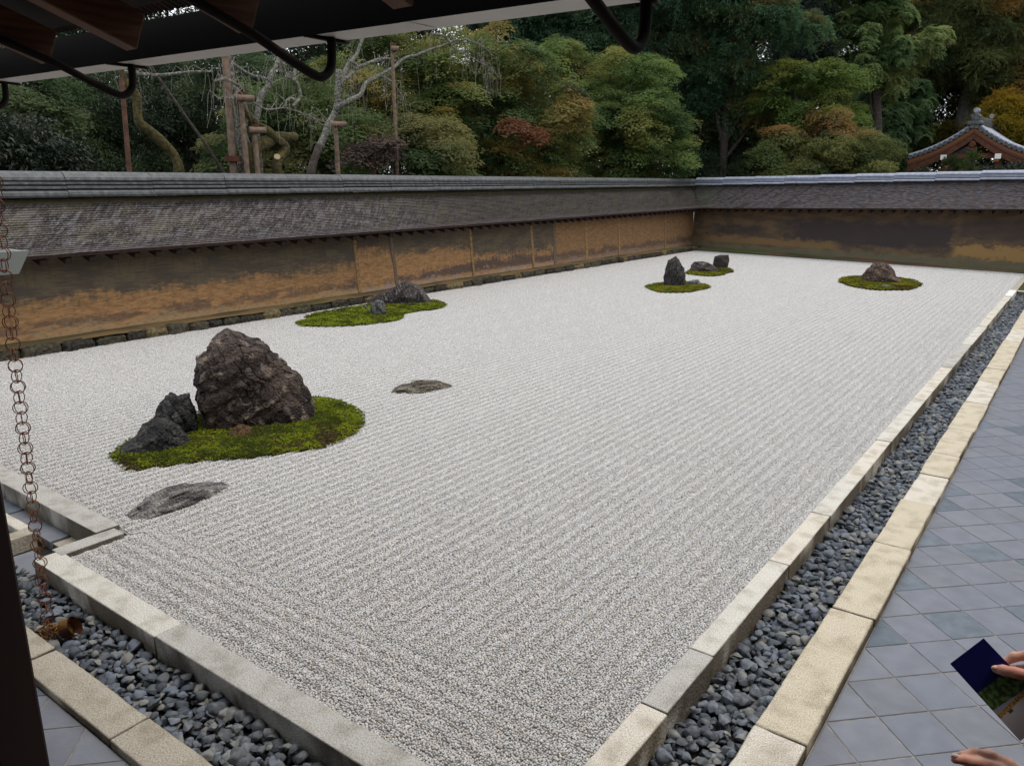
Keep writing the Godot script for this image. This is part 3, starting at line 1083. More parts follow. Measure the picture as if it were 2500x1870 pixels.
func grow(called: String, kind: String, pal: String, label: String, group: String, dens: float, at: Vector3, blobs: Array) -> Node3D:
	var sd: int = int(absf(at.x * 131.0 + at.z * 71.0)) + blobs.size()
	rng.seed = sd
	var o := base(called, at)
	tag(o, label, "bush" if called.contains("bush") or called.contains("shrub") else "tree", group)
	var mid := Vector3.ZERO
	var low := 1e9
	for bl in blobs:
		mid += bl[0]
		low = minf(low, bl[0].y)
	mid /= blobs.size()
	var h := mid.y
	var mb := MB.new()
	var tr := clampf(h * 0.028, 0.05, 0.30)
	if called == "cedar_tree":
		tr = 0.62
		mb.tube([V(0, 0, 0), V(0.15, 4.0, 0), V(0.25, 8.0, 0.1), V(0.3, 14.0, 0.1)], [0.72, 0.62, 0.50, 0.2], 12)
	else:
		var top := mid - at
		mb.tube(spline([V(0, 0, 0), V(top.x * 0.2 + R(-0.1, 0.1), top.y * 0.45, top.z * 0.2 + R(-0.1, 0.1)), V(top.x * 0.8, top.y * 0.85, top.z * 0.8), top], 3), taper(10, tr, tr * 0.5), 9)
	put("trunk", mb.smooth().mesh(M.grey_bark if called == "cedar_tree" else M.bark), o)
	mb = MB.new()
	for bl in blobs:
		var e: Vector3 = bl[0] - at
		var y0 := minf(e.y * 0.8, h * R(0.45, 0.8))
		var st := V((mid.x - at.x) * 0.5, y0, (mid.z - at.z) * 0.5) if called != "cedar_tree" else V(0.25, clampf(e.y - 0.8, 4.5, 13.0), 0.1)
		mb.tube([st, st.lerp(e, 0.5) + V(R(-0.2, 0.2), R(-0.1, 0.25), R(-0.2, 0.2)), e], [tr * 0.45, tr * 0.3, tr * 0.12], 6)
		for k in 3:
			var e2 := e + V(R(-1, 1), R(-0.3, 0.8), R(-1, 1)) * float(bl[1]) * 0.8
			mb.tube([st.lerp(e, R(0.5, 0.9)), e2], [tr * 0.18, tr * 0.06], 5)
	put("branches", mb.smooth().mesh(M.bark), o)
	crown(kind, pal, dens, at, blobs, sd, o)
	return o

func limb(mb: MB, pts: Array, r0: float, r1: float, sides := 9, knots := 0.12) -> void:
	var q := spline(pts, 5)
	var rr := taper(q.size(), r0, r1)
	for k in q.size():
		var p: Vector3 = q[k]
		rr[k] *= 1.0 + knots * 2.0 * noise(p * 9.0)
		q[k] = p + V(noise(p * 5.0), noise(p * 5.0 + V(9, 0, 0)), noise(p * 5.0 + V(0, 9, 0))) * r0 * 0.5
	mb.tube(q, rr, sides, true)

func twigs(mb: MB, pts: Array, count: int, ln: float, sd: int) -> void:   # fine hanging twigs along a branch
	rng.seed = sd
	var q := spline(pts, 6)
	for k in count:
		var p: Vector3 = q[rng.randi() % q.size()]
		var a := R(0, TAU)
		var o := V(cos(a), R(0.2, 0.9), sin(a) * 0.6) * R(0.08, 0.3)
		var l := ln * R(0.35, 1.1)
		mb.tube(spline([p, p + o, p + o * 1.5 + V(R(-0.05, 0.05), -l * 0.45, 0), p + o * 1.55 + V(R(-0.08, 0.08), -l, R(-0.05, 0.05))], 2), [0.006, 0.005, 0.004, 0.0035, 0.003, 0.003, 0.0025], 3, false)

# ---------------------------------------------------------------- people: a smooth field round a skeleton, meshed by surface nets
func flesh(mb: MB, bones: Array, cell: float, k: float, col: Callable) -> void:
	var lo := Vector3.ONE * 1e9
	var hi := -lo
	for b in bones:
		var m: float = maxf(b[2], b[3]) + k + cell * 2.0
		lo = lo.min((b[0] as Vector3).min(b[1]) - Vector3.ONE * m)
		hi = hi.max((b[0] as Vector3).max(b[1]) + Vector3.ONE * m)
	var n := Vector3i(((hi - lo) / cell).ceil()) + Vector3i.ONE * 2
	var fld := PackedFloat32Array()
	fld.resize(n.x * n.y * n.z)
	fld.fill(1.0)
	for b in bones:
		var p0: Vector3 = b[0]
		var ab: Vector3 = b[1] - p0
		var l2 := maxf(ab.length_squared(), 1e-9)
		var m: float = maxf(b[2], b[3]) + k + cell * 2.0
		var i0 := Vector3i(((p0.min(b[1]) - Vector3.ONE * m - lo) / cell).floor()).clamp(Vector3i.ZERO, n - Vector3i.ONE)
		var i1 := Vector3i(((p0.max(b[1]) + Vector3.ONE * m - lo) / cell).ceil()).clamp(Vector3i.ZERO, n - Vector3i.ONE)
		for x in range(i0.x, i1.x + 1):
			for y in range(i0.y, i1.y + 1):
				for z in range(i0.z, i1.z + 1):
					var p := lo + V(x, y, z) * cell - p0
					var t := clampf(p.dot(ab) / l2, 0.0, 1.0)
					var d := (p - ab * t).length() - lerpf(b[2], b[3], t)
					var at := (x * n.y + y) * n.z + z
					var o := fld[at]
					var h := clampf(0.5 + 0.5 * (o - d) / k, 0.0, 1.0)
					fld[at] = lerpf(o, d, h) - k * h * (1.0 - h)
	var ids := {}
	var corner := [Vector3i(0, 0, 0), Vector3i(1, 0, 0), Vector3i(0, 1, 0), Vector3i(1, 1, 0), Vector3i(0, 0, 1), Vector3i(1, 0, 1), Vector3i(0, 1, 1), Vector3i(1, 1, 1)]
	var edges := [[0, 1], [2, 3], [4, 5], [6, 7], [0, 2], [1, 3], [4, 6], [5, 7], [0, 4], [1, 5], [2, 6], [3, 7]]
	var f := PackedFloat32Array()
	f.resize(8)
	for x in n.x - 1:
		for y in n.y - 1:
			for z in n.z - 1:
				var at := (x * n.y + y) * n.z + z
				var a := fld[at]
				if absf(a) > cell * 2.0: continue
				var neg := 0
				for q in 8:
					f[q] = fld[((x + corner[q].x) * n.y + y + corner[q].y) * n.z + z + corner[q].z]
					if f[q] < 0.0: neg += 1
				if neg == 0 or neg == 8: continue
				var sum := Vector3.ZERO
				var cnt := 0
				for e in edges:
					if (f[e[0]] < 0.0) != (f[e[1]] < 0.0):
						sum += Vector3(corner[e[0]]).lerp(Vector3(corner[e[1]]), f[e[0]] / (f[e[0]] - f[e[1]]))
						cnt += 1
				var p := lo + (V(x, y, z) + sum / cnt) * cell
				ids[at] = mb.p(p, col.call(p))
	var st := [n.y * n.z, n.z, 1]
	for at: int in ids:
		for ax in 3:
			var a := fld[at]
			var b := fld[at + st[ax]]
			if (a < 0.0) == (b < 0.0): continue
			var u: int = st[(ax + 1) % 3]
			var w: int = st[(ax + 2) % 3]
			if not (ids.has(at - u) and ids.has(at - w) and ids.has(at - u - w)): continue
			if a < 0.0: mb.quad(ids[at - u - w], ids[at - w], ids[at], ids[at - u])
			else: mb.quad(ids[at - u - w], ids[at - u], ids[at], ids[at - w])

# ---------------------------------------------------------------- the scene
func _ready() -> void:
	var cam := Camera3D.new()
	cam.name = "camera"
	add_child(cam)
	cam.fov = 52.644
	cam.near = 0.05
	cam.far = 1200.0
	cam.look_at_from_position(V(0, 2.3, 0), V(0.77815, 2.3 - 0.24760, -0.57721))
	var env := Environment.new()
	var sky := Sky.new()
	var sm := ProceduralSkyMaterial.new()
	sm.sky_top_color = Color(0.90, 0.915, 0.935)
	sm.sky_horizon_color = Color(0.92, 0.935, 0.95)
	sm.sky_curve = 0.2
	sm.ground_horizon_color = Color(0.45, 0.45, 0.42)
	sm.ground_bottom_color = Color(0.3, 0.3, 0.28)
	sm.sky_energy_multiplier = 1.0
	sky.sky_material = sm
	env.background_mode = Environment.BG_SKY
	env.sky = sky
	env.tonemap_mode = Environment.TONE_MAPPER_LINEAR
	env.tonemap_exposure = 1.6
	env.sdfgi_enabled = true
	env.ssao_enabled = true
	env.ssil_enabled = true
	var we := WorldEnvironment.new()
	we.name = "world"
	we.environment = env
	add_child(we)
	var sun := DirectionalLight3D.new()
	sun.name = "sun"
	sun.light_energy = 0.35
	sun.light_angular_distance = 25.0
	sun.light_color = Color(1.0, 0.97, 0.93)
	sun.shadow_enabled = true
	add_child(sun)
	sun.look_at_from_position(V(3, 10, 4), V(0, 0, 0))

	nz.noise_type = FastNoiseLite.TYPE_SIMPLEX_SMOOTH
	nz.frequency = 0.25
	nz.fractal_octaves = 2
	nz.seed = 7
	bz.noise_type = FastNoiseLite.TYPE_CELLULAR
	bz.cellular_return_type = FastNoiseLite.RETURN_CELL_VALUE
	bz.frequency = 0.25
	bz.fractal_type = FastNoiseLite.FRACTAL_NONE
	materials()
	grounds()
	walls()
	gate()
	eaves()
	stones()
	cherry()
	forest()
	chain()
	person()

func materials() -> void:
	var fine := noise_tex(0.05, 4, Color(0, 0, 0), Color(1, 1, 1), 512, FastNoiseLite.TYPE_SIMPLEX_SMOOTH, 11)
	var cells := noise_tex(0.035, 3, Color(0, 0, 0), Color(1, 1, 1), 512, FastNoiseLite.TYPE_CELLULAR, 4)
	mat("gravel", Color.WHITE, 0.85, true)
	mat("gravel_bed", L(0.68, 0.67, 0.65).linear_to_srgb(), 0.95)
	mat("ground", L(0.26, 0.24, 0.18).linear_to_srgb(), 0.95)
	mat("dark_soil", L(0.14, 0.13, 0.12).linear_to_srgb(), 0.95)
	mat("mortar", L(0.56, 0.54, 0.52).linear_to_srgb(), 0.9)
	tri_tex(M.mortar, noise_tex(0.03, 4, Color(0.44, 0.43, 0.41), Color(0.66, 0.64, 0.60), 512), 1.0)
	M.mortar.albedo_color = Color.WHITE
	var peat := mat("peat", Color.WHITE, 1.0)
	tri_tex(peat, noise_tex(0.03, 4, Color(0.10, 0.06, 0.03), Color(0.26, 0.22, 0.05), 256, FastNoiseLite.TYPE_SIMPLEX_SMOOTH, 21), 2.0)
	var ms := mat("moss", Color.WHITE, 0.95, true)
	ms.backlight_enabled = true
	ms.backlight = Color(0.3, 0.35, 0.1)
	M.rosette = make_rosette()
	var rk := mat("rock", Color.WHITE, 0.72, true)
	tri_tex(rk, noise_tex(0.02, 5, Color(0.42, 0.42, 0.43), Color(1, 1, 1), 512, FastNoiseLite.TYPE_SIMPLEX, 31, Color(0.86, 0.85, 0.84)), 3.0, noise_tex(0.018, 5, Color(0, 0, 0), Color(1, 1, 1), 512, FastNoiseLite.TYPE_SIMPLEX, 8), 4.5)
	# granite, in a few tints
	for q in [["granite_pale", Color(0.85, 0.84, 0.81), 41], ["granite_warm", Color(0.865, 0.84, 0.795), 42], ["granite_grey", Color(0.745, 0.74, 0.725), 43], ["granite_gold", Color(0.825, 0.785, 0.705), 44], ["granite_tan", Color(0.72, 0.69, 0.635), 45]]:
		var g := mat(q[0], Color.WHITE, 0.85, true)
		var me: Color = q[1]
		tri_tex(g, noise_tex(0.13, 3, me.darkened(0.34), me.lightened(0.20), 512, FastNoiseLite.TYPE_SIMPLEX, q[2], me), 1.5, fine, 0.4)
		g.detail_enabled = true
		g.detail_blend_mode = BaseMaterial3D.BLEND_MODE_MUL
		g.detail_uv_layer = BaseMaterial3D.DETAIL_UV_2
		g.uv2_triplanar = true
		g.uv2_world_triplanar = true
		g.uv2_scale = Vector3.ONE * 0.43
		g.detail_albedo = noise_tex(0.02, 5, Color(0.84, 0.825, 0.80), Color(1, 1, 1), 512, FastNoiseLite.TYPE_SIMPLEX, q[2] + 50, Color(0.975, 0.97, 0.96))
	for k in 6:
		var t := mat("slate%d" % k, Color.WHITE, [0.42, 0.45, 0.40, 0.44, 0.5, 0.55][k])
		var a: Color = [Color(0.465, 0.48, 0.525), Color(0.46, 0.47, 0.51), Color(0.475, 0.49, 0.53), Color(0.455, 0.475, 0.525), Color(0.37, 0.41, 0.46), Color(0.405, 0.445, 0.495)][k]
		tri_tex(t, noise_tex(0.012 if k < 4 else 0.02, 5, a.darkened(0.07 if k < 4 else 0.12), a.lightened(0.04 if k < 4 else 0.08), 256, FastNoiseLite.TYPE_SIMPLEX_SMOOTH, 60 + k), 1.6, fine, 0.06)
	for k in 4:
		var a: Color = [Color(0.31, 0.335, 0.37), Color(0.42, 0.45, 0.50), Color(0.35, 0.37, 0.395), Color(0.50, 0.51, 0.51)][k]
		var pb := mat("pebble%d" % k, Color.WHITE, 0.6)
		tri_tex(pb, noise_tex(0.02, 4, a.darkened(0.28), a.lightened(0.22), 256, FastNoiseLite.TYPE_SIMPLEX, 70 + k), 4.0)
	mat("pebble_mix", Color.WHITE, 0.6, true)
	mat("dark_wood", L(0.17, 0.12, 0.10).linear_to_srgb(), 0.8)
	tri_tex(M.dark_wood, noise_tex(0.02, 4, Color(0.13, 0.09, 0.075), Color(0.25, 0.18, 0.15), 256, FastNoiseLite.TYPE_SIMPLEX_SMOOTH, 91), 2.0)
	M.dark_wood.albedo_color = Color.WHITE
	mat("black_wood", L(0.14, 0.085, 0.07).linear_to_srgb(), 0.75)
	var rw := mat("red_wood", Color.WHITE, 0.6)
	tri_tex(rw, noise_tex(0.03, 4, Color(0.34, 0.21, 0.145), Color(0.56, 0.37, 0.26), 256, FastNoiseLite.TYPE_SIMPLEX_SMOOTH, 92), 1.0)
	rw.uv1_scale = Vector3(0.35, 7.0, 7.0)
	var gw := mat("gate_wood", Color.WHITE, 0.7)
	tri_tex(gw, noise_tex(0.02, 4, Color(0.27, 0.16, 0.11), Color(0.42, 0.26, 0.18), 256, FastNoiseLite.TYPE_SIMPLEX_SMOOTH, 93), 0.8)
	mat("orange_wood", L(0.47, 0.30, 0.20).linear_to_srgb(), 0.6)
	mat("white_paint", L(0.90, 0.90, 0.88).linear_to_srgb(), 0.7)
	var cu := mat("lit_copper", Color.WHITE, 0.45)
	tri_tex(cu, noise_tex(0.012, 4, Color(0.80, 0.78, 0.76), Color(0.92, 0.90, 0.88), 256, FastNoiseLite.TYPE_SIMPLEX_SMOOTH, 94), 0.8)  # gutter copper lightened for the gravel bounce on its underside
	mat("shaded_copper", L(0.10, 0.07, 0.065).linear_to_srgb(), 0.9)  # same gutter copper, with the shade of the eave put into the colour
	mat("iron", L(0.12, 0.08, 0.07).linear_to_srgb(), 0.85)
	var ch := mat("chain", L(0.42, 0.25, 0.17).linear_to_srgb(), 0.45)
	ch.metallic = 0.6
	var ch2 := mat("chain_gold", L(0.52, 0.36, 0.19).linear_to_srgb(), 0.4)
	ch2.metallic = 0.7
	mat("brass", L(0.50, 0.36, 0.18).linear_to_srgb(), 0.6).metallic = 0.4
	mat("zinc", L(0.52, 0.54, 0.53).linear_to_srgb(), 0.5)
	var bk := mat("bark", Color.WHITE, 0.95)
	tri_tex(bk, noise_tex(0.03, 4, Color(0.14, 0.12, 0.11), Color(0.36, 0.33, 0.31), 256, FastNoiseLite.TYPE_SIMPLEX_SMOOTH, 95), 1.2)
	tri_tex(mat("grey_bark", Color.WHITE, 0.95), noise_tex(0.03, 4, Color(0.34, 0.33, 0.34), Color(0.56, 0.55, 0.56), 256, FastNoiseLite.TYPE_SIMPLEX_SMOOTH, 95), 0.5)
	var lb := mat("lichen_bark", Color.WHITE, 0.95)
	tri_tex(lb, noise_tex(0.02, 4, Color(0.17, 0.15, 0.13), Color(0.66, 0.68, 0.66), 256, FastNoiseLite.TYPE_SIMPLEX, 96, Color(0.40, 0.39, 0.36)), 2.6, fine, 1.5)
	var mb := mat("mossy_bark", Color.WHITE, 0.95)
	tri_tex(mb, noise_tex(0.02, 4, Color(0.14, 0.125, 0.105), Color(0.42, 0.39, 0.18), 256, FastNoiseLite.TYPE_SIMPLEX, 97, Color(0.27, 0.25, 0.15)), 2.0, fine, 1.5)
	mat("twig", L(0.50, 0.48, 0.45).linear_to_srgb(), 0.9)
	var pl := mat("pole", Color.WHITE, 0.85)
	tri_tex(pl, noise_tex(0.02, 4, Color(0.32, 0.265, 0.225), Color(0.52, 0.45, 0.385), 256, FastNoiseLite.TYPE_SIMPLEX, 98), 1.2)
	var pr := mat("red_pole", Color.WHITE, 0.85)
	tri_tex(pr, noise_tex(0.02, 4, Color(0.24, 0.165, 0.13), Color(0.40, 0.28, 0.22), 256, FastNoiseLite.TYPE_SIMPLEX, 99), 1.2)
	mat("cut_wood", L(0.62, 0.56, 0.46).linear_to_srgb(), 0.9)
	mat("rope", L(0.29, 0.17, 0.13).linear_to_srgb(), 0.9)
	for k in 3:
		var a: Color = [Color(0.34, 0.35, 0.365), Color(0.325, 0.335, 0.345), Color(0.355, 0.365, 0.375)][k]
		var t := mat("roof_tile%d" % k, Color.WHITE, 0.5)
		tri_tex(t, noise_tex(0.02, 4, a.darkened(0.30), a.lightened(0.12), 256, FastNoiseLite.TYPE_SIMPLEX, 110), 1.3, fine, 0.5)
	for k in 3:
		var a: Color = [Color(0.64, 0.67, 0.75), Color(0.62, 0.65, 0.72), Color(0.66, 0.69, 0.77)][k]
		var t := mat("blue_tile%d" % k, Color.WHITE, 0.38)
		tri_tex(t, noise_tex(0.02, 4, a.darkened(0.2), a.lightened(0.1), 256, FastNoiseLite.TYPE_SIMPLEX, 120 + k), 1.0)
	mat("dark_tile", L(0.20, 0.20, 0.21).linear_to_srgb(), 0.7)
	mat("soil", L(0.34, 0.27, 0.20).linear_to_srgb(), 0.95)
	mat("ledge", Color.WHITE, 0.95, true)
	for k in 4:
		var a: Color = [Color(0.27, 0.25, 0.20), Color(0.19, 0.175, 0.15), Color(0.42, 0.37, 0.26), Color(0.22, 0.21, 0.16)][k]
		tri_tex(mat("footing%d" % k, Color.WHITE, 0.9), noise_tex(0.02, 5, a.darkened(0.55), a.lightened(0.18), 256, FastNoiseLite.TYPE_SIMPLEX, 130 + k, a), 2.2, fine, 1.5)
	var ps := mat("post_pale", Color.WHITE, 0.9)
	tri_tex(ps, noise_tex(0.03, 4, Color(0.46, 0.36, 0.24), Color(0.72, 0.60, 0.43), 256, FastNoiseLite.TYPE_SIMPLEX, 141), 1.5)
	var pd := mat("post_dark", Color.WHITE, 0.9)
	tri_tex(pd, noise_tex(0.03, 4, Color(0.38, 0.33, 0.285), Color(0.53, 0.46, 0.385), 256, FastNoiseLite.TYPE_SIMPLEX, 142), 1.5)
	var lf := mat("leaf", Color.WHITE, 0.6, true)
	lf.backlight_enabled = true
	lf.backlight = Color(1, 1, 1)
	var gl := mat("gloss_leaf", Color.WHITE, 0.42, true)
	gl.backlight_enabled = true
	gl.backlight = Color(0.6, 0.6, 0.6)
	var sk := mat("skin", Color.WHITE, 0.5, true)
	sk.subsurf_scatter_enabled = true
	sk.subsurf_scatter_strength = 0.15
	mat("nail", L(0.95, 0.79, 0.75).linear_to_srgb(), 0.6)
	mat("shirt", L(0.80, 0.78, 0.78).linear_to_srgb(), 0.9)
	mat("trousers", L(0.25, 0.27, 0.32).linear_to_srgb(), 0.9)
	mat("hair", L(0.10, 0.08, 0.07).linear_to_srgb(), 0.6)
	mat("paper", L(0.93, 0.93, 0.95).linear_to_srgb(), 0.5)
	mat("moss_dark", L(0.22, 0.25, 0.10).linear_to_srgb(), 0.95)
	M.plaster_long = mat("plaster_long", Color.WHITE, 0.95)
	M.plaster_long.albedo_texture = picture(1800, 120, plaster_long)
	M.plaster_short = mat("plaster_short", Color.WHITE, 0.95)
	M.plaster_short.albedo_texture = picture(900, 120, plaster_short)
	M.shingle_long = mat("shingle_long", Color.WHITE, 0.8)
	M.shingle_long.albedo_texture = picture(1900, 110, shingle_long)
	M.shingle_short = mat("shingle_short", Color.WHITE, 0.7)
	M.shingle_short.albedo_texture = picture(900, 96, shingle_short)

func grounds() -> void:
	sheet("ground", -600, 700, -700, 600, -0.22, M.ground)
	sheet("gravel_base", 2.34, 27.6, -11.62, -5.0, -0.010, M.gravel_bed)
	sheet("gravel_base", 1.92, 27.6, -5.0, -1.34, -0.010, M.gravel_bed)
	# raked gravel: patches of real stones, turned along the kerbs
	var pm := [gravel_patch(1), gravel_patch(2), gravel_patch(3)]
	var edge := gravel_patch(4, 0.12)
	var xfs := [[], [], []]
	var cut := []
	rng.seed = 12
	for i in 42:
		for j in 17:
			var c := V(1.93 + 0.3 + 0.6 * i, 0, -1.345 - 0.3 - 0.6 * j)
			var turn := PI if R(0, 1) < 0.5 else 0.0
			if i == 0:
				if c.z < -4.95:
					cut.append(Transform3D(Basis(), c))
					continue
				turn += PI / 2
			xfs[rng.randi() % 3].append(Transform3D(Basis(Vector3.UP, turn), c))
	for k in 3: tag(many("raked_gravel", pm[k], xfs[k], []), "raked pale grey gravel filling the garden court", "", "", "stuff")
	tag(many("raked_gravel", edge, cut, []), "strip of pale gravel beside the stone step at the left", "", "", "stuff")
	# kerbs
	var k1 := base("inner_kerb")
	tag(k1, "pale granite kerb round the gravel", "", "", "structure")
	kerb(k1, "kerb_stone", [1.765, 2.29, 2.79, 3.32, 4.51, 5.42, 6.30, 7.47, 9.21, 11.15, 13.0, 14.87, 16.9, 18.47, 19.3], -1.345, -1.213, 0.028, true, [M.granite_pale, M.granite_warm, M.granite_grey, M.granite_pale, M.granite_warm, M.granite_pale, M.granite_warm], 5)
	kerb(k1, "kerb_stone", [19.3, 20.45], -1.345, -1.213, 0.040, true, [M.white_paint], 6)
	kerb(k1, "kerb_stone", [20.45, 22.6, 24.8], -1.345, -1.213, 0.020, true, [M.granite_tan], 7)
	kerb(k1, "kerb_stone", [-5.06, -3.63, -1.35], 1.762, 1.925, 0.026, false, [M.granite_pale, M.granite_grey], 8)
	var k2 := base("outer_kerb")
	tag(k2, "yellowish granite kerb between the pebbles and the tiles", "", "", "structure")
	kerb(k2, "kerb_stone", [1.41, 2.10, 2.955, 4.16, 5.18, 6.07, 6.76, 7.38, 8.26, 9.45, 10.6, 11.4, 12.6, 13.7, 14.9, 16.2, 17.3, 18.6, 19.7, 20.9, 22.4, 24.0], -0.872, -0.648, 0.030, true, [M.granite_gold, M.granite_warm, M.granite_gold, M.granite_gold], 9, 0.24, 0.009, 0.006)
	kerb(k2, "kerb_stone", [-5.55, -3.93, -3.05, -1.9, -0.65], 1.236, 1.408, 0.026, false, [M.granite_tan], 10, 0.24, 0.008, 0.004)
	# stone step in the recess at the left
	var k3 := base("stone_step")
	tag(k3, "granite strips round a recess of slate slabs at the left edge", "", "", "structure")
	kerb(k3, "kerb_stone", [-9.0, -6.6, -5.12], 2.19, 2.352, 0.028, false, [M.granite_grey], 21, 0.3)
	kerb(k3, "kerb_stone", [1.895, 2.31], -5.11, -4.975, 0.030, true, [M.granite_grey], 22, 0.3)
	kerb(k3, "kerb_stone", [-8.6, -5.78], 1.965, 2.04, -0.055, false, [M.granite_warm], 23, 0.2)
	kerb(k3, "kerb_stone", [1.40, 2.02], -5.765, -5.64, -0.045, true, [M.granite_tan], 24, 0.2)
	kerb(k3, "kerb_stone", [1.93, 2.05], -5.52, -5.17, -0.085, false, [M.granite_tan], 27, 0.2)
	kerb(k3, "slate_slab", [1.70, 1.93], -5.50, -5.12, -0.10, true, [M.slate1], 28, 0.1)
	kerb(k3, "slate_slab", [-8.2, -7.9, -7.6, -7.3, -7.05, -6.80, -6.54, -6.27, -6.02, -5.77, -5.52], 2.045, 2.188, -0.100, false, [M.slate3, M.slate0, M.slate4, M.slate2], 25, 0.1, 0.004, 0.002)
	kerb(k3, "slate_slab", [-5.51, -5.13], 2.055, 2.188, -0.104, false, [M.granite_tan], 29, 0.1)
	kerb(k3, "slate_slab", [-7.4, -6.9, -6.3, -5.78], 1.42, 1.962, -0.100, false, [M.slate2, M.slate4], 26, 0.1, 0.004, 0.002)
	sheet("recess_floor", 1.3, 2.3, -9.0, -5.0, -0.16, M.dark_soil)
	# pebble channels
	var shapes := []
	rng.seed = 33
	for k in 8:
		var mb := MB.new()
		ball(mb, Vector3.ZERO, V(R(0.029, 0.044), R(0.010, 0.018), R(0.020, 0.031)), 2, 0.30, 4.2, k * 3.3)
		for facet in 8:
			var nn := V(R(-1, 1), R(-1, 1), R(-1, 1)).normalized()
			var off := 0.0
			for q in mb.v: off = maxf(off, q.dot(nn))
			off *= R(0.48, 0.82)
			for i in mb.v.size():
				var e := mb.v[i].dot(nn) - off
				if e > 0.0: mb.v[i] -= nn * e * 0.97
		shapes.append(mb.smooth().mesh(M.pebble_mix))
	var tones := [L(0.31, 0.335, 0.37), L(0.42, 0.45, 0.50), L(0.35, 0.37, 0.395), L(0.50, 0.50, 0.49), L(0.28, 0.305, 0.34)]
	var pmats := [M.pebble0, M.pebble1, M.pebble2, M.pebble0, M.pebble1, M.pebble3]
	pebble_bed("pebble_channel", "channel of blue-grey pebbles between the kerbs on the right", 2.2, 20.5, -1.208, -0.876, 41, shapes, pmats, tones)
	pebble_bed("pebble_channel", "channel of blue-grey pebbles between the kerbs at the lower left", 1.415, 1.758, -5.6, -1.55, 42, shapes, pmats, tones)
	sheet("channel_base", 1.40, 20.6, -1.22, -0.86, -0.141, M.dark_soil)
	var end := base("cross_kerb")
	tag(end, "pale kerb stone closing the far end of the pebble channel", "", "", "structure")
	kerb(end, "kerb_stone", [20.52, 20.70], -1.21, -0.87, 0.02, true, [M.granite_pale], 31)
	var mb2 := MB.new()
	mb2.face(V(20.7, 0.0, -0.87), V(24.8, 0.0, -0.87), V(24.8, 0.0, -1.21), V(20.7, 0.0, -1.21))
	tag(put("moss_strip", mb2.mesh(M.moss_dark)), "", "", "", "structure")
	# paving of diagonal tiles
	var slates := [M.slate0, M.slate1, M.slate2, M.slate3, M.slate4, M.slate5]
	var p1 := base("tile_pavement")
	tag(p1, "blue-grey tiles laid diagonally along the right edge", "", "", "structure")
	var mb3 := MB.new()
	mb3.box(Transform3D(Basis(), V(12.7, -0.0965, 0.28)), V(23.4, 0.160, 1.85))
	put("mortar_bed", mb3.mesh(M.mortar), p1)
	tiles(p1, Vector2(3.208, -0.465), PackedVector2Array([Vector2(1.9, -0.640), Vector2(22.0, -0.640), Vector2(22.0, 0.38), Vector2(1.9, 0.38)]), 12.5, 51, slates)
	var p2 := base("tile_pavement")
	tag(p2, "blue-grey tiles laid diagonally in the lower left corner", "", "", "structure")
	mb3 = MB.new()
	mb3.box(Transform3D(Basis(), V(0.72, -0.0965, -2.9)), V(1.02, 0.160, 4.6))
	put("mortar_bed", mb3.mesh(M.mortar), p2)
	tiles(p2, Vector2(1.24, -3.08), PackedVector2Array([Vector2(0.55, -4.6), Vector2(1.228, -4.6), Vector2(1.228, -1.6), Vector2(0.55, -1.6)]), 99.0, 52, slates)

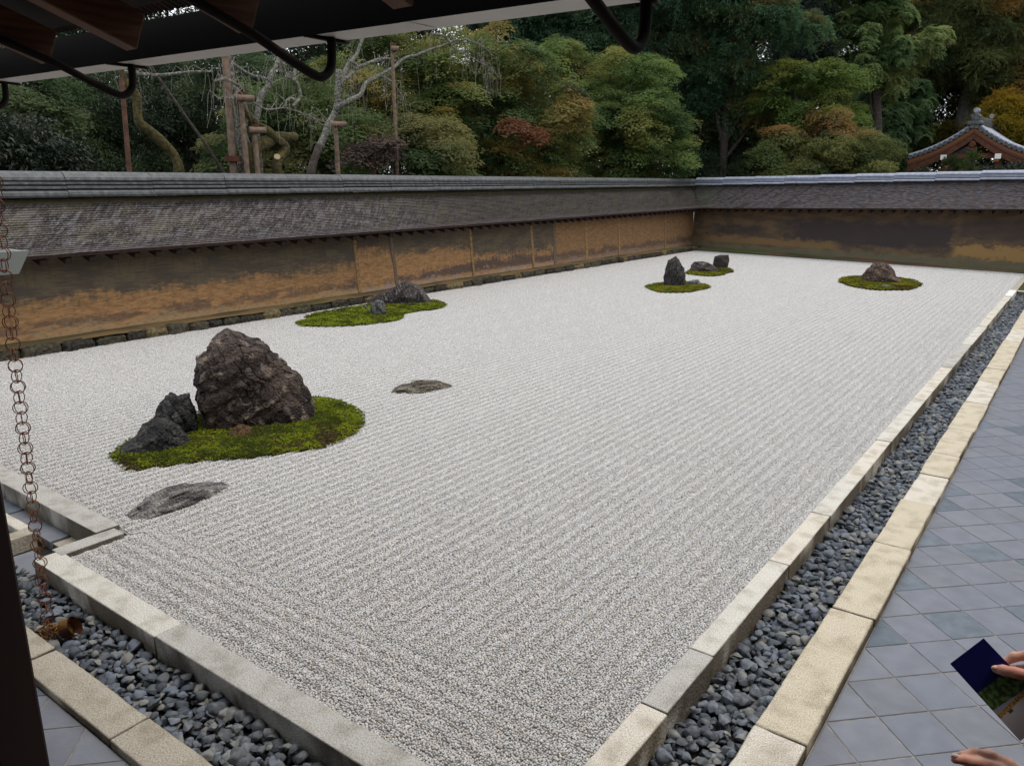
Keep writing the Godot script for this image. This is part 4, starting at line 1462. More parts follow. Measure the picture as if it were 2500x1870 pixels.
func walls() -> void:
	var lc := func(s: float, t: float) -> Color:
		var x := 1.5 + s
		var c := L(0.42, 0.35, 0.24).lerp(L(0.31, 0.27, 0.19), ss(-0.2, 0.3, noise(V(x * 3.0, t * 3.0, 1))))
		c = c.lerp(L(0.34, 0.36, 0.12), ss(0.0, 0.4, noise(V(x * 2.0, t * 4.0, 8)) + ss(21.0, 25.0, x) * 0.6 - 0.3) * 0.7)
		return c
	wall("long_earthen_wall", "long ochre and soot-dark earthen wall with a shingle roof along the far side", V(1.5, 0, -12.0), V(27.5, 0, -12.0), Vector2(0.15, 0.16), Vector2(1.34, 1.52), Vector2(2.10, 2.26), Vector2(2.49, 2.53), 0.43, {
		"out": V(0, 0, 1), "seed": 61, "plaster": M.plaster_long, "step": Vector2(0.135, 0.14), "stones": true, "stone_mats": [M.footing0, M.footing1, M.footing3, M.footing1, M.footing2, M.footing0],
		"posts": [[9.36, 0.09, 0.05, 0], [10.36, 0.10, 0.14, 1], [13.02, 0.09, 0.10, 0], [15.56, 0.10, 0.10, 0], [16.67, 0.14, 0.04, 1], [18.35, 0.16, 0.05, 0], [20.32, 0.13, 0.06, 0], [23.6, 0.10, 0.06, 0]],
		"post_mats": [M.post_pale, M.post_dark], "ledge_color": lc, "courses": 26, "col": 0.11, "roof": M.shingle_long, "pitch": 0.3345, "first": 0.26, "tile_len": 1.3, "tile_mats": [M.roof_tile0, M.roof_tile1, M.roof_tile2]})
	var lc2 := func(s: float, t: float) -> Color:
		var c := L(0.40, 0.30, 0.22).lerp(L(0.27, 0.23, 0.18), ss(-0.2, 0.3, noise(V(s * 3.0, t * 5.0, 1))))
		c = c.lerp(L(0.30, 0.34, 0.10), ss(0.0, 0.3, noise(V(s * 2.0, t * 5.0, 8)) + ss(4.0, 0.5, s) * 0.7 - 0.15) * 0.85)
		c = c.lerp(L(0.40, 0.43, 0.34), ss(0.0, 0.25, noise(V(s * 1.6, t * 9.0, 18))) * 0.6)
		c = c.lerp(L(0.46, 0.33, 0.26), ss(0.30, 0.05, t) * ss(3.0, 6.0, s) * 0.8)
		return c
	wall("short_earthen_wall", "short dark brown earthen wall with a shingle roof, closing the far right end", V(27.42, 0, -12.0), V(24.87, 0, 1.8), Vector2(0.13, 0.0), Vector2(1.50, 1.74), Vector2(2.28, 2.50), Vector2(2.56, 2.76), 0.57, {
		"out": V(-0.9834, 0, -0.1817), "seed": 62, "plaster": M.plaster_short, "step": Vector2(0.03, 0.015), "stones": false, "stone_mats": [],
		"posts": [], "post_mats": [], "ledge_color": lc2, "courses": 24, "col": 0.22, "roof": M.shingle_short, "pitch": 0.33, "first": 0.62, "tile_len": 1.15, "tile_mats": [M.blue_tile0, M.blue_tile1, M.blue_tile2]})
	# gutter of the next roof, reaching in at the left edge
	var g := MB.new()
	var prof := [[0.0, 0.0], [0.13, 0.0], [0.20, 0.125], [0.17, 0.125], [0.115, 0.02], [0.01, 0.02], [-0.04, 0.125], [-0.07, 0.125]]
	for z: float in [-5.05, -9.5]:
		for q in prof: g.p(V(1.80 + q[0], 1.80 + q[1], z))
	for j in 8: g.quad(j, 8 + j, 8 + (j + 1) % 8, (j + 1) % 8)
	var root := base("roof_gutter", V(0, 0, 0))
	tag(root, "short pale metal gutter end at the left edge, behind the rain chain", "gutter")
	put("trough", g.mesh(M.zinc), root)
	g = MB.new()
	var cap := [[0.0, 0.0], [0.13, 0.0], [0.205, 0.13], [-0.075, 0.13]]
	for z: float in [-5.025, -5.05]:
		for q in cap: g.p(V(1.80 + q[0], 1.798 + q[1], z))
	for j in 4: g.quad(j, 4 + j, 4 + (j + 1) % 4, (j + 1) % 4)
	g.quad(0, 1, 2, 3)
	g.quad(7, 6, 5, 4)
	put("end_cap", g.mesh(M.zinc), root)
	g = MB.new()
	g.box(Transform3D(Basis(Vector3.BACK, -0.25), V(0.6, 2.12, -7.6)), V(2.3, 0.10, 4.6), 0.01)
	for z: float in [-5.6, -7.6, -9.4]: g.box(Transform3D(Basis(), V(0.9, 0.9, z)), V(0.12, 2.2, 0.12), 0.01)
	tag(put("corridor_roof", g.mesh(M.dark_wood)), "low dark corridor roof on posts beyond the left edge", "roof")

func gate() -> void:
	# gable towards the garden; local x across the gable, z away
	var o := base("temple_gate", V(37.7, 0, -4.56), PI / 2 - 0.05)
	tag(o, "gabled wooden gate with grey tiled roof and white-capped beam ends at the far right", "gate")
	var deep := 3.6
	var curve := func(t: float) -> Vector2:   # from the apex (0) to the eave (1), a gentle hollow
		return Vector2(2.36 * t, 4.62 - 1.22 * t + 0.22 * sin(PI * t) * -0.75)
	for sd: float in [-1.0, 1.0]:
		var mb := MB.new()
		for i in 11:
			var q: Vector2 = curve.call(i / 10.0)
			for z: float in [0.0, deep]:
				mb.p(V(sd * q.x, q.y + 0.02, z))
				mb.p(V(sd * q.x, q.y - 0.06, z))
		for i in 10:
			var a := i * 4
			mb.quad(a, a + 4, a + 6, a + 2)
			mb.quad(a + 1, a + 3, a + 7, a + 5)
			mb.quad(a, a + 1, a + 5, a + 4)
			mb.quad(a + 2, a + 6, a + 7, a + 3)
		put("roof_bed", mb.mesh(M.dark_tile), o)
		for i in 13:   # round tiles down the verge and behind it
			var q: Vector2 = curve.call((i + 0.4) / 13.0)
			mb = MB.new()
			mb.tube([V(sd * q.x, q.y + 0.045, -0.10), V(sd * q.x, q.y + 0.045, 0.25)], [0.075], 10)
			mb.tube([V(sd * q.x, q.y + 0.045, -0.115), V(sd * q.x, q.y + 0.045, -0.10)], [0.088], 12)
			put("verge_tile", mb.mesh(M.roof_tile1), o)
			mb = MB.new()
			var q2: Vector2 = curve.call((i + 0.9) / 13.0)
			mb.box(Transform3D(Basis(Vector3.BACK, -sd * 0.5), V(sd * q2.x, q2.y + 0.02, 0.05)), V(0.13, 0.03, 0.28), 0.008)
			put("verge_slat", mb.mesh(M.roof_tile2), o)
		for r in 7:   # rows of cover tiles behind
			mb = MB.new()
			var pts := []
			for i in 11:
				var q: Vector2 = curve.call(i / 10.0)
				pts.append(V(sd * q.x, q.y + 0.06, 0.42 + r * 0.48))
			mb.tube(pts, [0.085], 8)
			put("tile_row", mb.smooth().mesh(M.blue_tile1), o)
		mb = MB.new()
		var pts2 := []
		for i in 11:
			var q: Vector2 = curve.call(i / 10.0)
			pts2.append(V(sd * q.x, q.y + 0.12, 0.14))
		mb.tube(pts2, [0.085], 8)
		put("verge_roll", mb.smooth().mesh(M.blue_tile0), o)
		# barge boards: orange-brown edge over a darker board
		for lay in 3:
			mb = MB.new()
			var h0: float = [-0.05, -0.17, -0.24][lay]
			var h1: float = [-0.18, -0.25, -0.50][lay]
			var z0: float = [-0.04, 0.0, 0.05][lay]
			for i in 11:
				var q: Vector2 = curve.call(i / 10.0)
				mb.p(V(sd * q.x, q.y + h0, z0))
				mb.p(V(sd * q.x, q.y + h1 - (0.06 * i / 10.0 if lay == 2 else 0.0), z0))
				mb.p(V(sd * q.x, q.y + h1 - (0.06 * i / 10.0 if lay == 2 else 0.0), z0 + 0.10))
				mb.p(V(sd * q.x, q.y + h0, z0 + 0.10))
			for i in 10:
				for j in 4: mb.quad(i * 4 + j, i * 4 + (j + 1) % 4, i * 4 + 4 + (j + 1) % 4, i * 4 + 4 + j)
			mb.quad(40, 41, 42, 43)
			put("barge_board", mb.mesh([M.orange_wood, M.red_wood, M.gate_wood][lay]), o)
		mb = MB.new()
		mb.box(Transform3D(Basis(), V(sd * 0.98, 3.42, -0.10)), V(0.22, 0.20, 0.10), 0.01)
		put("beam_end", mb.mesh(M.white_paint), o)
		mb = MB.new()
		mb.box(Transform3D(Basis(), V(sd * 0.94, 3.26, -0.05)), V(0.18, 0.10, 0.14), 0.01)
		put("corbel", mb.mesh(M.orange_wood), o)
		for z: float in [0.35, 3.1]:
			mb = MB.new()
			mb.tube([V(sd * 0.95, -0.1, z), V(sd * 0.95, 3.5, z)], [0.14], 12)
			put("post", mb.smooth().mesh(M.gate_wood), o)
	var mb4 := MB.new()
	mb4.box(Transform3D(Basis(), V(0, 3.46, 0.30)), V(2.1, 0.20, 0.16), 0.015)
	put("tie_beam", mb4.mesh(M.gate_wood), o)
	mb4 = MB.new()
	mb4.box(Transform3D(Basis(), V(0, 2.86, 0.35)), V(2.3, 0.28, 0.14), 0.015)
	put("lintel", mb4.mesh(M.gate_wood), o)
	for sx: float in [-1.0, 1.0]:
		mb4 = MB.new()
		mb4.box(Transform3D(Basis(), V(sx * 0.98, 3.42, 1.8)), V(0.18, 0.18, 3.5), 0.015)
		put("purlin", mb4.mesh(M.gate_wood), o)
	# gable pendant
	mb4 = MB.new()
	for q in [[0, 3.96, 0.10, 0.10], [-0.07, 3.90, 0.06, 0.08], [0.07, 3.90, 0.06, 0.08], [0, 3.84, 0.06, 0.08], [-0.14, 3.74, 0.06, 0.06], [0.14, 3.74, 0.06, 0.06], [0, 3.70, 0.12, 0.06]]:
		ball(mb4, V(q[0], q[1], -0.02), V(q[2], q[3], 0.045), 2, 0.0, 1.0, 0.0)
	put("gable_pendant", mb4.smooth().mesh(M.gate_wood), o)
	# ridge with its end ornament
	mb4 = MB.new()
	mb4.box(Transform3D(Basis(), V(0, 4.80, 1.75)), V(0.26, 0.30, deep - 0.2), 0.03)
	mb4.tube([V(0, 4.99, 0.0), V(0, 4.95, 1.8), V(0, 5.0, deep - 0.1)], [0.10], 10)
	put("ridge", mb4.mesh(M.roof_tile1), o)
	for z: float in [-0.06, deep - 0.05]:
		mb4 = MB.new()
		for q in [[0, 4.74, 0.26, 0.13], [-0.20, 4.72, 0.14, 0.10], [0.20, 4.72, 0.14, 0.10], [0, 4.90, 0.20, 0.15], [-0.12, 4.98, 0.09, 0.10], [0.12, 4.98, 0.09, 0.10], [0, 5.03, 0.12, 0.12]]:
			ball(mb4, V(q[0], q[1], z), V(q[2], q[3], 0.09), 2, 0.12, 4.0, q[1])
		put("ridge_ornament", mb4.smooth().mesh(M.roof_tile1), o)
		mb4 = MB.new()
		mb4.tube([V(0, 5.22, z - 0.10), V(0, 5.22, z + 0.25)], [0.10], 14)
		mb4.tube([V(0, 5.22, z - 0.115), V(0, 5.22, z - 0.10)], [0.072], 14)
		put("ridge_finial", mb4.mesh(M.blue_tile1), o)
	# roofed lantern seen over the short wall, left of the gate
	var l := base("garden_lantern", V(29.4, 0, -8.55), 0.3)
	tag(l, "dark roofed lantern with a pale panel peeping over the short wall", "lantern")
	mb4 = MB.new()
	mb4.tube([V(0, 0, 0), V(0, 2.45, 0)], [0.09], 10)
	put("shaft", mb4.smooth().mesh(M.dark_tile), l)
	mb4 = MB.new()
	mb4.box(Transform3D(Basis(), V(0, 2.60, 0)), V(0.34, 0.30, 0.34), 0.02)
	put("light_box", mb4.mesh(M.dark_wood), l)
	mb4 = MB.new()
	mb4.tube([V(0, 2.76, 0), V(0, 2.80, 0), V(0, 2.92, 0), V(0, 2.98, 0)], [0.36, 0.35, 0.12, 0.03], 6)
	put("cap", mb4.mesh(M.dark_tile), l)
	mb4 = MB.new()
	mb4.box(Transform3D(Basis(Vector3.UP, 0.5), V(0.25, 2.80, 0.20)), V(0.26, 0.07, 0.02), 0.005)
	put("panel", mb4.mesh(M.white_paint), l)

func eaves() -> void:
	# the corridor's eave on the left: rafters run out over the channel; everything rises a little to the south
	var rise := func(z: float) -> float: return 2.655 - 0.0185 * (z + 0.8)
	var o := base("veranda_eave")
	tag(o, "dark eave with square rafters across the top left", "roof")
	var sl := 0.36   # slope towards the building
	var dirn := V(-1, sl, 0).normalized()
	for k in 9:
		var z := -0.72 - 0.545 * k + 0.03
		var mb := MB.new()
		var y: float = rise.call(z) + 0.045
		var bs := Basis(dirn, Vector3.BACK.cross(dirn), Vector3.BACK)
		mb.box(Transform3D(bs, V(1.30, y, z) + dirn * 1.6 + bs.y * 0.0), V(3.2, 0.105, 0.058), 0.003)
		put("rafter", mb.mesh(M.red_wood), o)
	var slats := MB.new()
	for k in 190:
		var z := 0.4 - 0.030 * k
		var y: float = rise.call(z) + 0.128
		slats.tube([V(1.41, y, z), V(1.41, y, z) + dirn * 3.3], [0.010], 6)
	tag(put("reed_ceiling", slats.smooth().mesh(M.dark_wood), o), "", "", "", "stuff")
	var mb2 := MB.new()
	mb2.box(Transform3D(Basis(dirn, Vector3.BACK.cross(dirn), Vector3.BACK), V(1.36, 2.85, -2.3) + dirn * 1.65), V(3.35, 0.06, 5.8), 0.01)
	put("roof_boards", mb2.mesh(M.black_wood), o)
	for z: float in [-1.06, -2.55]:
		mb2 = MB.new()
		mb2.box(Transform3D(Basis(), V(0.55, 3.05, -2.3)), V(0.12, 0.14, 5.8), 0.01)
	put("purlin", mb2.mesh(M.black_wood), o)
	# box gutter
	var g := base("eave_gutter")
	tag(g, "long box gutter with a pale underside hanging below the dark eave", "gutter")
	mb2 = MB.new()
	var prof := [[1.462, 0.030], [1.600, 0.030], [1.606, 0.150], [1.598, 0.150], [1.592, 0.040], [1.470, 0.040], [1.470, 0.128], [1.462, 0.128]]
	var zs := [0.6, -1.42, -3.25, -5.0]
	for s in 3:
		mb2 = MB.new()
		for z: float in [zs[s] - 0.003, zs[s + 1] + 0.003]:
			var y: float = rise.call(z)
			for q in prof: mb2.p(V(q[0], y - 0.01 + q[1], z))
		for j in 8: mb2.quad(j, 8 + j, 8 + (j + 1) % 8, (j + 1) % 8)
		put("trough", mb2.mesh(M.lit_copper), g)
		mb2 = MB.new()
		var y0: float = rise.call(zs[s])
		var y1: float = rise.call(zs[s + 1])
		mb2.face(V(1.4585, y0 + 0.012, zs[s]), V(1.4585, y0 + 0.122, zs[s]), V(1.4585, y1 + 0.122, zs[s + 1]), V(1.4585, y1 + 0.012, zs[s + 1]))
		mb2.face(V(1.4585, y1 + 0.012, zs[s + 1]), V(1.4585, y1 + 0.122, zs[s + 1]), V(1.461, y0 + 0.122, zs[s]), V(1.461, y0 + 0.012, zs[s]))
		put("shaded_inner_face", mb2.mesh(M.shaded_copper), g)  # shaded copy laid over the trough side that faces the eave
	for z: float in [-3.86, -2.812, -1.761, -0.803]:   # hooked brackets from the rafters
		var y: float = rise.call(z)
		mb2 = MB.new()
		var pts := spline([V(1.10, y + 0.055, z), V(1.28, y - 0.005, z), V(1.40, y - 0.055, z), V(1.47, y - 0.082, z), V(1.505, y - 0.085, z), V(1.534, y - 0.06, z), V(1.541, y - 0.02, z), V(1.541, y + 0.018, z)], 5)
		mb2.tube(pts, [0.0125], 12, true, Color.WHITE, 1.0)
		put("hook_bracket", mb2.smooth().mesh(M.iron), g)
		mb2 = MB.new()
		mb2.box(Transform3D(Basis(), V(1.535, y + 0.016, z - 0.012)), V(0.15, 0.010, 0.016), 0.002)
		put("strap", mb2.mesh(M.iron), g)
	# post at the left edge
	var p := MB.new()
	p.box(Transform3D(Basis(Vector3.UP, 0.0), V(0.86, 1.5, -2.93)), V(0.16, 3.0, 0.16), 0.008)
	tag(put("veranda_post", p.mesh(M.black_wood)), "dark square timber post at the left edge in front of the rain chain", "post")
	# veranda floor and back wall of the building, behind and beside the viewer
	var f := base("veranda_floor")
	tag(f, "", "", "", "structure")
	mb2 = MB.new()
	mb2.box(Transform3D(Basis(), V(-1.35, 0.62, -1.6)), V(3.3, 0.12, 6.6), 0.01)
	mb2.box(Transform3D(Basis(), V(3.0, 0.62, 1.35)), V(8.6, 0.12, 1.7), 0.01)
	put("boards", mb2.mesh(M.dark_wood), f)
	mb2 = MB.new()
	mb2.box(Transform3D(Basis(), V(-2.0, 2.0, -1.6)), V(0.12, 4.0, 6.6), 0.01)
	tag(put("corridor_wall", mb2.mesh(M.dark_wood)), "dark timber wall of the corridor behind the viewer", "wall")

	# unseen hall behind the viewer: roof stub and front added to block northern sky
	mb2 = MB.new()
	mb2.box(Transform3D(Basis(Vector3.RIGHT, -0.32), V(-1.6, 4.6, 2.6)), V(5.0, 0.18, 5.6), 0.02)
	tag(put("hall_roof_blocker", mb2.mesh(M.dark_wood)), "unseen stub of hall roof behind the viewer, cut to shade the eave rafters", "roof")
	mb2 = MB.new()
	mb2.box(Transform3D(Basis(), V(11.0, 2.2, 3.0)), V(30.0, 4.4, 0.15), 0.02)
	tag(put("hall_front_blocker", mb2.mesh(M.dark_wood)), "unseen hall front behind the viewer, added to block low northern sky light", "wall")

func stones() -> void:
	var dark := {"c0": L(0.275, 0.235, 0.225), "c1": L(0.42, 0.36, 0.335), "c2": L(0.74, 0.67, 0.61)}
	var grey := {"c0": L(0.21, 0.215, 0.225), "c1": L(0.31, 0.31, 0.31), "c2": L(0.56, 0.56, 0.54)}
	var P := func(q: Array) -> Array:
		var out := []
		for k in range(0, q.size(), 2): out.append(Vector2(q[k], q[k + 1]))
		return out
	rock("garden_stone", "largest brown stone, tall and pointed, on the nearest moss island", "", V(4.45, 0, -6.50), P.call([-0.51, -0.25, -0.525, 0.161, -0.525, 0.456, -0.51, 0.69, -0.44, 0.735, -0.32, 0.885, -0.215, 0.955, -0.098, 0.895, 0.10, 0.80, 0.30, 0.60, 0.46, 0.43, 0.55, 0.24, 0.58, 0.08, 0.42, -0.2]), Vector2(0.42, 0.36),
		dark.merged({"seed": 3.0, "rough": 0.040, "freq": 0.8, "beds": 4.0, "dip": -0.45, "bed": 0.40, "vein": 1.0, "lichen": 0.5, "block": 0.75, "lump": 0.18, "sharp": true, "cuts": 9}), 6)
	rock("garden_stone", "small tan stone low at the right foot of the largest stone", "", V(5.06, 0, -6.62), P.call([-0.22, -0.1, -0.14, 0.16, 0.0, 0.24, 0.10, 0.16, 0.19, 0.02, 0.14, -0.1]), Vector2(0.12, 0.12), {"c0": L(0.52, 0.44, 0.38), "c1": L(0.62, 0.54, 0.47), "c2": L(0.70, 0.64, 0.57), "seed": 4.0, "freq": 1.6}, 4)
	rock("garden_stone", "fist-sized ochre stone lodged under the front of the largest stone", "", V(4.06, 0, -6.18), P.call([-0.13, -0.06, -0.11, 0.06, -0.02, 0.12, 0.07, 0.09, 0.14, 0.0, 0.10, -0.07]), Vector2(0.09, 0.10), {"c0": L(0.40, 0.29, 0.18), "c1": L(0.50, 0.39, 0.26), "c2": L(0.60, 0.52, 0.42), "seed": 5.0, "freq": 1.8}, 4)
	rock("garden_stone", "dark blue-grey jagged stone, rear half of the low pair left of the largest stone", "", V(3.74, 0, -6.76), P.call([-0.22, -0.1, -0.19, 0.14, -0.12, 0.30, -0.02, 0.415, 0.06, 0.37, 0.14, 0.385, 0.17, 0.26, 0.19, 0.08, 0.16, -0.1]), Vector2(0.17, 0.16),
		grey.merged({"seed": 6.0, "rough": 0.06, "freq": 1.3, "beds": 6.0, "dip": 2.2, "bed": 0.15, "vein": 0.5}), 5)
	rock("garden_stone", "dark blue-grey sloping stone, front half of the low pair left of the largest stone", "", V(3.42, 0, -6.52), P.call([-0.34, -0.12, -0.31, 0.03, -0.19, 0.10, -0.10, 0.215, -0.03, 0.255, 0.10, 0.25, 0.20, 0.16, 0.28, 0.02, 0.22, -0.1]), Vector2(0.22, 0.20),
		grey.merged({"seed": 7.0, "rough": 0.05, "freq": 1.2, "beds": 6.0, "dip": 0.9, "bed": 0.25, "vein": 0.4}), 5)
	rock("flat_stone", "flat grey layered stone sunk in the gravel in front of the nearest moss island", "flat stones in the gravel", V(2.85, -0.055, -5.25), P.call([-0.42, 0.0, -0.37, 0.07, -0.22, 0.12, 0.0, 0.13, 0.2, 0.12, 0.38, 0.08, 0.43, 0.0, 0.36, -0.06, -0.35, -0.06]), Vector2(0.17, 0.17),
		{"c0": L(0.46, 0.45, 0.46), "c1": L(0.69, 0.68, 0.67), "c2": L(0.86, 0.85, 0.83), "seed": 8.0, "rough": 0.075, "freq": 1.1, "strata": Vector3(0.5, 3.0, 2.2), "vein": 0.9, "lichen": 0.6, "beds": 10.0, "bed": 0.4, "cuts": 2}, 5).rotation.y = 0.55
	rock("flat_stone", "small flat brownish stone sunk in the open gravel right of the largest stone", "flat stones in the gravel", V(6.34, -0.045, -6.03), P.call([-0.40, 0.0, -0.28, 0.09, -0.05, 0.13, 0.22, 0.12, 0.38, 0.05, 0.40, -0.05, -0.38, -0.05]), Vector2(0.16, 0.15),
		{"c0": L(0.44, 0.41, 0.37), "c1": L(0.62, 0.59, 0.53), "c2": L(0.80, 0.79, 0.70), "seed": 9.0, "rough": 0.06, "freq": 1.1, "strata": Vector3(0.5, 3.0, 2.2), "vein": 1.0, "lichen": 0.7, "beds": 9.0, "bed": 0.4, "cuts": 2}, 5).rotation.y = 0.30
	rock("garden_stone", "long ridged purple-grey stone on the moss island against the long wall", "", V(11.02, 0, -11.02), P.call([-0.66, -0.15, -0.577, 0.089, -0.399, 0.179, -0.148, 0.298, 0.089, 0.41, 0.207, 0.44, 0.384, 0.372, 0.503, 0.268, 0.64, 0.06, 0.66, -0.1]), Vector2(0.30, 0.28),
		{"c0": L(0.31, 0.275, 0.285), "c1": L(0.43, 0.395, 0.40), "c2": L(0.70, 0.69, 0.66), "seed": 10.0, "rough": 0.035, "freq": 1.2, "strata": Vector3(1.6, 0.8, 1.0), "vein": 0.6, "beds": 7.0, "dip": 2.2, "lichen": 0.6}, 5)
	rock("garden_stone", "small upright mottled stone in front of the long ridged stone", "", V(9.76, 0, -10.27), P.call([-0.14, -0.1, -0.14, 0.11, -0.10, 0.22, 0.0, 0.29, 0.087, 0.258, 0.13, 0.149, 0.14, -0.05]), Vector2(0.12, 0.12),
		{"c0": L(0.29, 0.30, 0.31), "c1": L(0.54, 0.56, 0.54), "c2": L(0.70, 0.71, 0.70), "seed": 11.0, "freq": 1.8, "vein": 0.6, "lichen": 0.5}, 4)
	rock("garden_stone", "tiny purplish stone at the left tip of the long ridged stone", "", V(10.06, 0, -10.9), P.call([-0.05, -0.05, -0.05, 0.07, -0.014, 0.10, 0.04, 0.085, 0.05, -0.05]), Vector2(0.06, 0.06), {"c0": L(0.36, 0.31, 0.34), "c1": L(0.5, 0.46, 0.48), "c2": L(0.82, 0.82, 0.8), "seed": 12.0, "freq": 2.5, "lichen": 0.6}, 3)
	rock("garden_stone", "tall upright dark stone on the middle moss island", "", V(16.78, 0, -7.72), P.call([-0.24, -0.15, -0.25, 0.237, -0.213, 0.44, -0.174, 0.587, -0.084, 0.655, 0.006, 0.695, 0.073, 0.621, 0.129, 0.508, 0.196, 0.452, 0.236, 0.282, 0.247, 0.135, 0.23, -0.12]), Vector2(0.20, 0.2),
		{"c0": L(0.26, 0.25, 0.255), "c1": L(0.37, 0.345, 0.335), "c2": L(0.60, 0.62, 0.60), "seed": 13.0, "rough": 0.04, "freq": 1.4, "strata": Vector3(1.8, 0.6, 1.2), "vein": 0.7, "beds": 6.0, "dip": -1.2}, 5)
	rock("garden_stone", "small pale blue-grey stone right of the tall upright stone", "", V(17.26, 0, -7.42), P.call([-0.20, -0.06, -0.193, 0.051, -0.136, 0.108, -0.045, 0.137, 0.08, 0.143, 0.136, 0.051, 0.15, -0.06]), Vector2(0.10, 0.10), {"c0": L(0.48, 0.50, 0.54), "c1": L(0.62, 0.65, 0.69), "c2": L(0.36, 0.38, 0.42), "seed": 14.0, "freq": 1.8, "vein": 0.8}, 4)
	rock("garden_stone", "low folded grey stone sharing the far moss island with the square stone", "", V(20.16, 0, -8.43), P.call([-0.40, -0.1, -0.387, 0.007, -0.341, 0.178, -0.276, 0.267, -0.052, 0.285, 0.118, 0.257, 0.262, 0.191, 0.381, 0.046, 0.38, -0.1]), Vector2(0.22, 0.22),
		{"c0": L(0.30, 0.27, 0.28), "c1": L(0.44, 0.40, 0.39), "c2": L(0.70, 0.68, 0.68), "seed": 15.0, "rough": 0.05, "freq": 1.3, "strata": Vector3(0.7, 2.2, 1.2), "vein": 0.85, "beds": 8.0}, 5)
	rock("garden_stone", "upright square-topped dark stone at the back of the far moss island", "", V(21.27, 0, -8.40), P.call([-0.20, -0.1, -0.205, 0.007, -0.218, 0.144, -0.185, 0.345, -0.027, 0.392, 0.191, 0.398, 0.225, 0.253, 0.18, -0.1]), Vector2(0.15, 0.15), {"c0": L(0.27, 0.255, 0.255), "c1": L(0.37, 0.335, 0.31), "c2": L(0.50, 0.51, 0.48), "seed": 16.0, "rough": 0.025, "freq": 1.6, "cuts": 5}, 4)
	rock("garden_stone", "rounded pinkish-brown stone on the moss island nearest the short wall", "", V(20.34, 0, -4.06), P.call([-0.42, -0.1, -0.40, 0.02, -0.322, 0.216, -0.247, 0.345, -0.118, 0.46, 0.043, 0.49, 0.193, 0.453, 0.301, 0.356, 0.36, 0.237, 0.419, 0.162, 0.515, 0.065, 0.40, -0.1]), Vector2(0.30, 0.28),
		{"c0": L(0.37, 0.31, 0.29), "c1": L(0.55, 0.46, 0.41), "c2": L(0.72, 0.63, 0.56), "seed": 17.0, "rough": 0.05, "freq": 1.5, "vein": 0.6, "lichen": 0.5, "beds": 6.0}, 5)
	rock("flat_stone", "small flat stone in the moss in front of the rounded pinkish stone", "", V(19.42, 0.02, -3.63), P.call([-0.19, -0.04, -0.183, 0.031, -0.112, 0.072, 0.01, 0.055, 0.173, 0.02, 0.18, -0.04]), Vector2(0.14, 0.12), {"c0": L(0.42, 0.41, 0.42), "c1": L(0.56, 0.55, 0.53), "c2": L(0.72, 0.71, 0.68), "seed": 18.0, "freq": 2.0}, 4)
	var t1 := [Color(0.095, 0.15, 0.012), Color(0.36, 0.42, 0.028), Color(0.085, 0.034, 0.016)]
	var t2 := [Color(0.12, 0.155, 0.013), Color(0.36, 0.35, 0.032), Color(0.12, 0.07, 0.02)]
	moss("nearest moss island, under the largest stone", P.call([2.94, -6.36, 3.08, -6.70, 3.60, -7.02, 4.12, -7.20, 4.74, -7.22, 5.20, -6.95, 5.41, -6.63, 5.42, -6.30, 5.33, -5.98, 5.14, -5.65, 4.84, -5.41, 4.52, -5.31, 4.22, -5.33, 3.79, -5.56, 3.51, -5.80, 3.26, -5.96, 3.06, -6.06, 2.95, -6.12]), 0.038, 6500.0, 71, t1)
	moss("broad moss island beside the long wall, under the long ridged stone", P.call([8.33, -10.83, 8.70, -10.95, 8.80, -11.20, 9.30, -11.33, 10.0, -11.36, 10.6, -11.33, 11.13, -11.18, 11.72, -10.76, 11.66, -10.4, 11.38, -10.03, 10.99, -9.87, 10.35, -9.97, 10.01, -9.87, 9.75, -9.64, 9.45, -9.56, 9.02, -9.65, 8.59, -9.84, 8.22, -10.32, 8.18, -10.54]), 0.038, 2400.0, 72, t1)
	moss("middle moss island, under the tall upright stone", P.call([16.30, -8.25, 16.83, -8.32, 17.26, -8.22, 17.70, -7.9, 17.64, -7.42, 17.47, -7.19, 17.1, -6.95, 16.6, -6.92, 16.06, -6.97, 15.76, -7.17, 15.61, -7.56, 16.0, -8.0]), 0.04, 1500.0, 73, t2)
	moss("far moss island, under the low folded stone and the square stone", P.call([19.45, -8.65, 20.19, -8.85, 21.19, -8.75, 21.38, -8.22, 20.62, -7.76, 20.13, -7.74, 19.52, -7.7, 19.18, -7.88, 19.22, -8.3]), 0.04, 1500.0, 74, t2)
	moss("oval moss island nearest the short wall, under the rounded pinkish stone", P.call([20.29, -4.95, 20.76, -4.97, 21.16, -4.88, 21.54, -4.57, 21.72, -4.09, 21.56, -3.74, 21.31, -3.44, 20.56, -3.13, 19.87, -3.1, 19.3, -3.16, 19.03, -3.45, 18.84, -3.73, 18.94, -4.09, 19.27, -4.45, 19.77, -4.77]), 0.06, 1500.0, 75, t2)

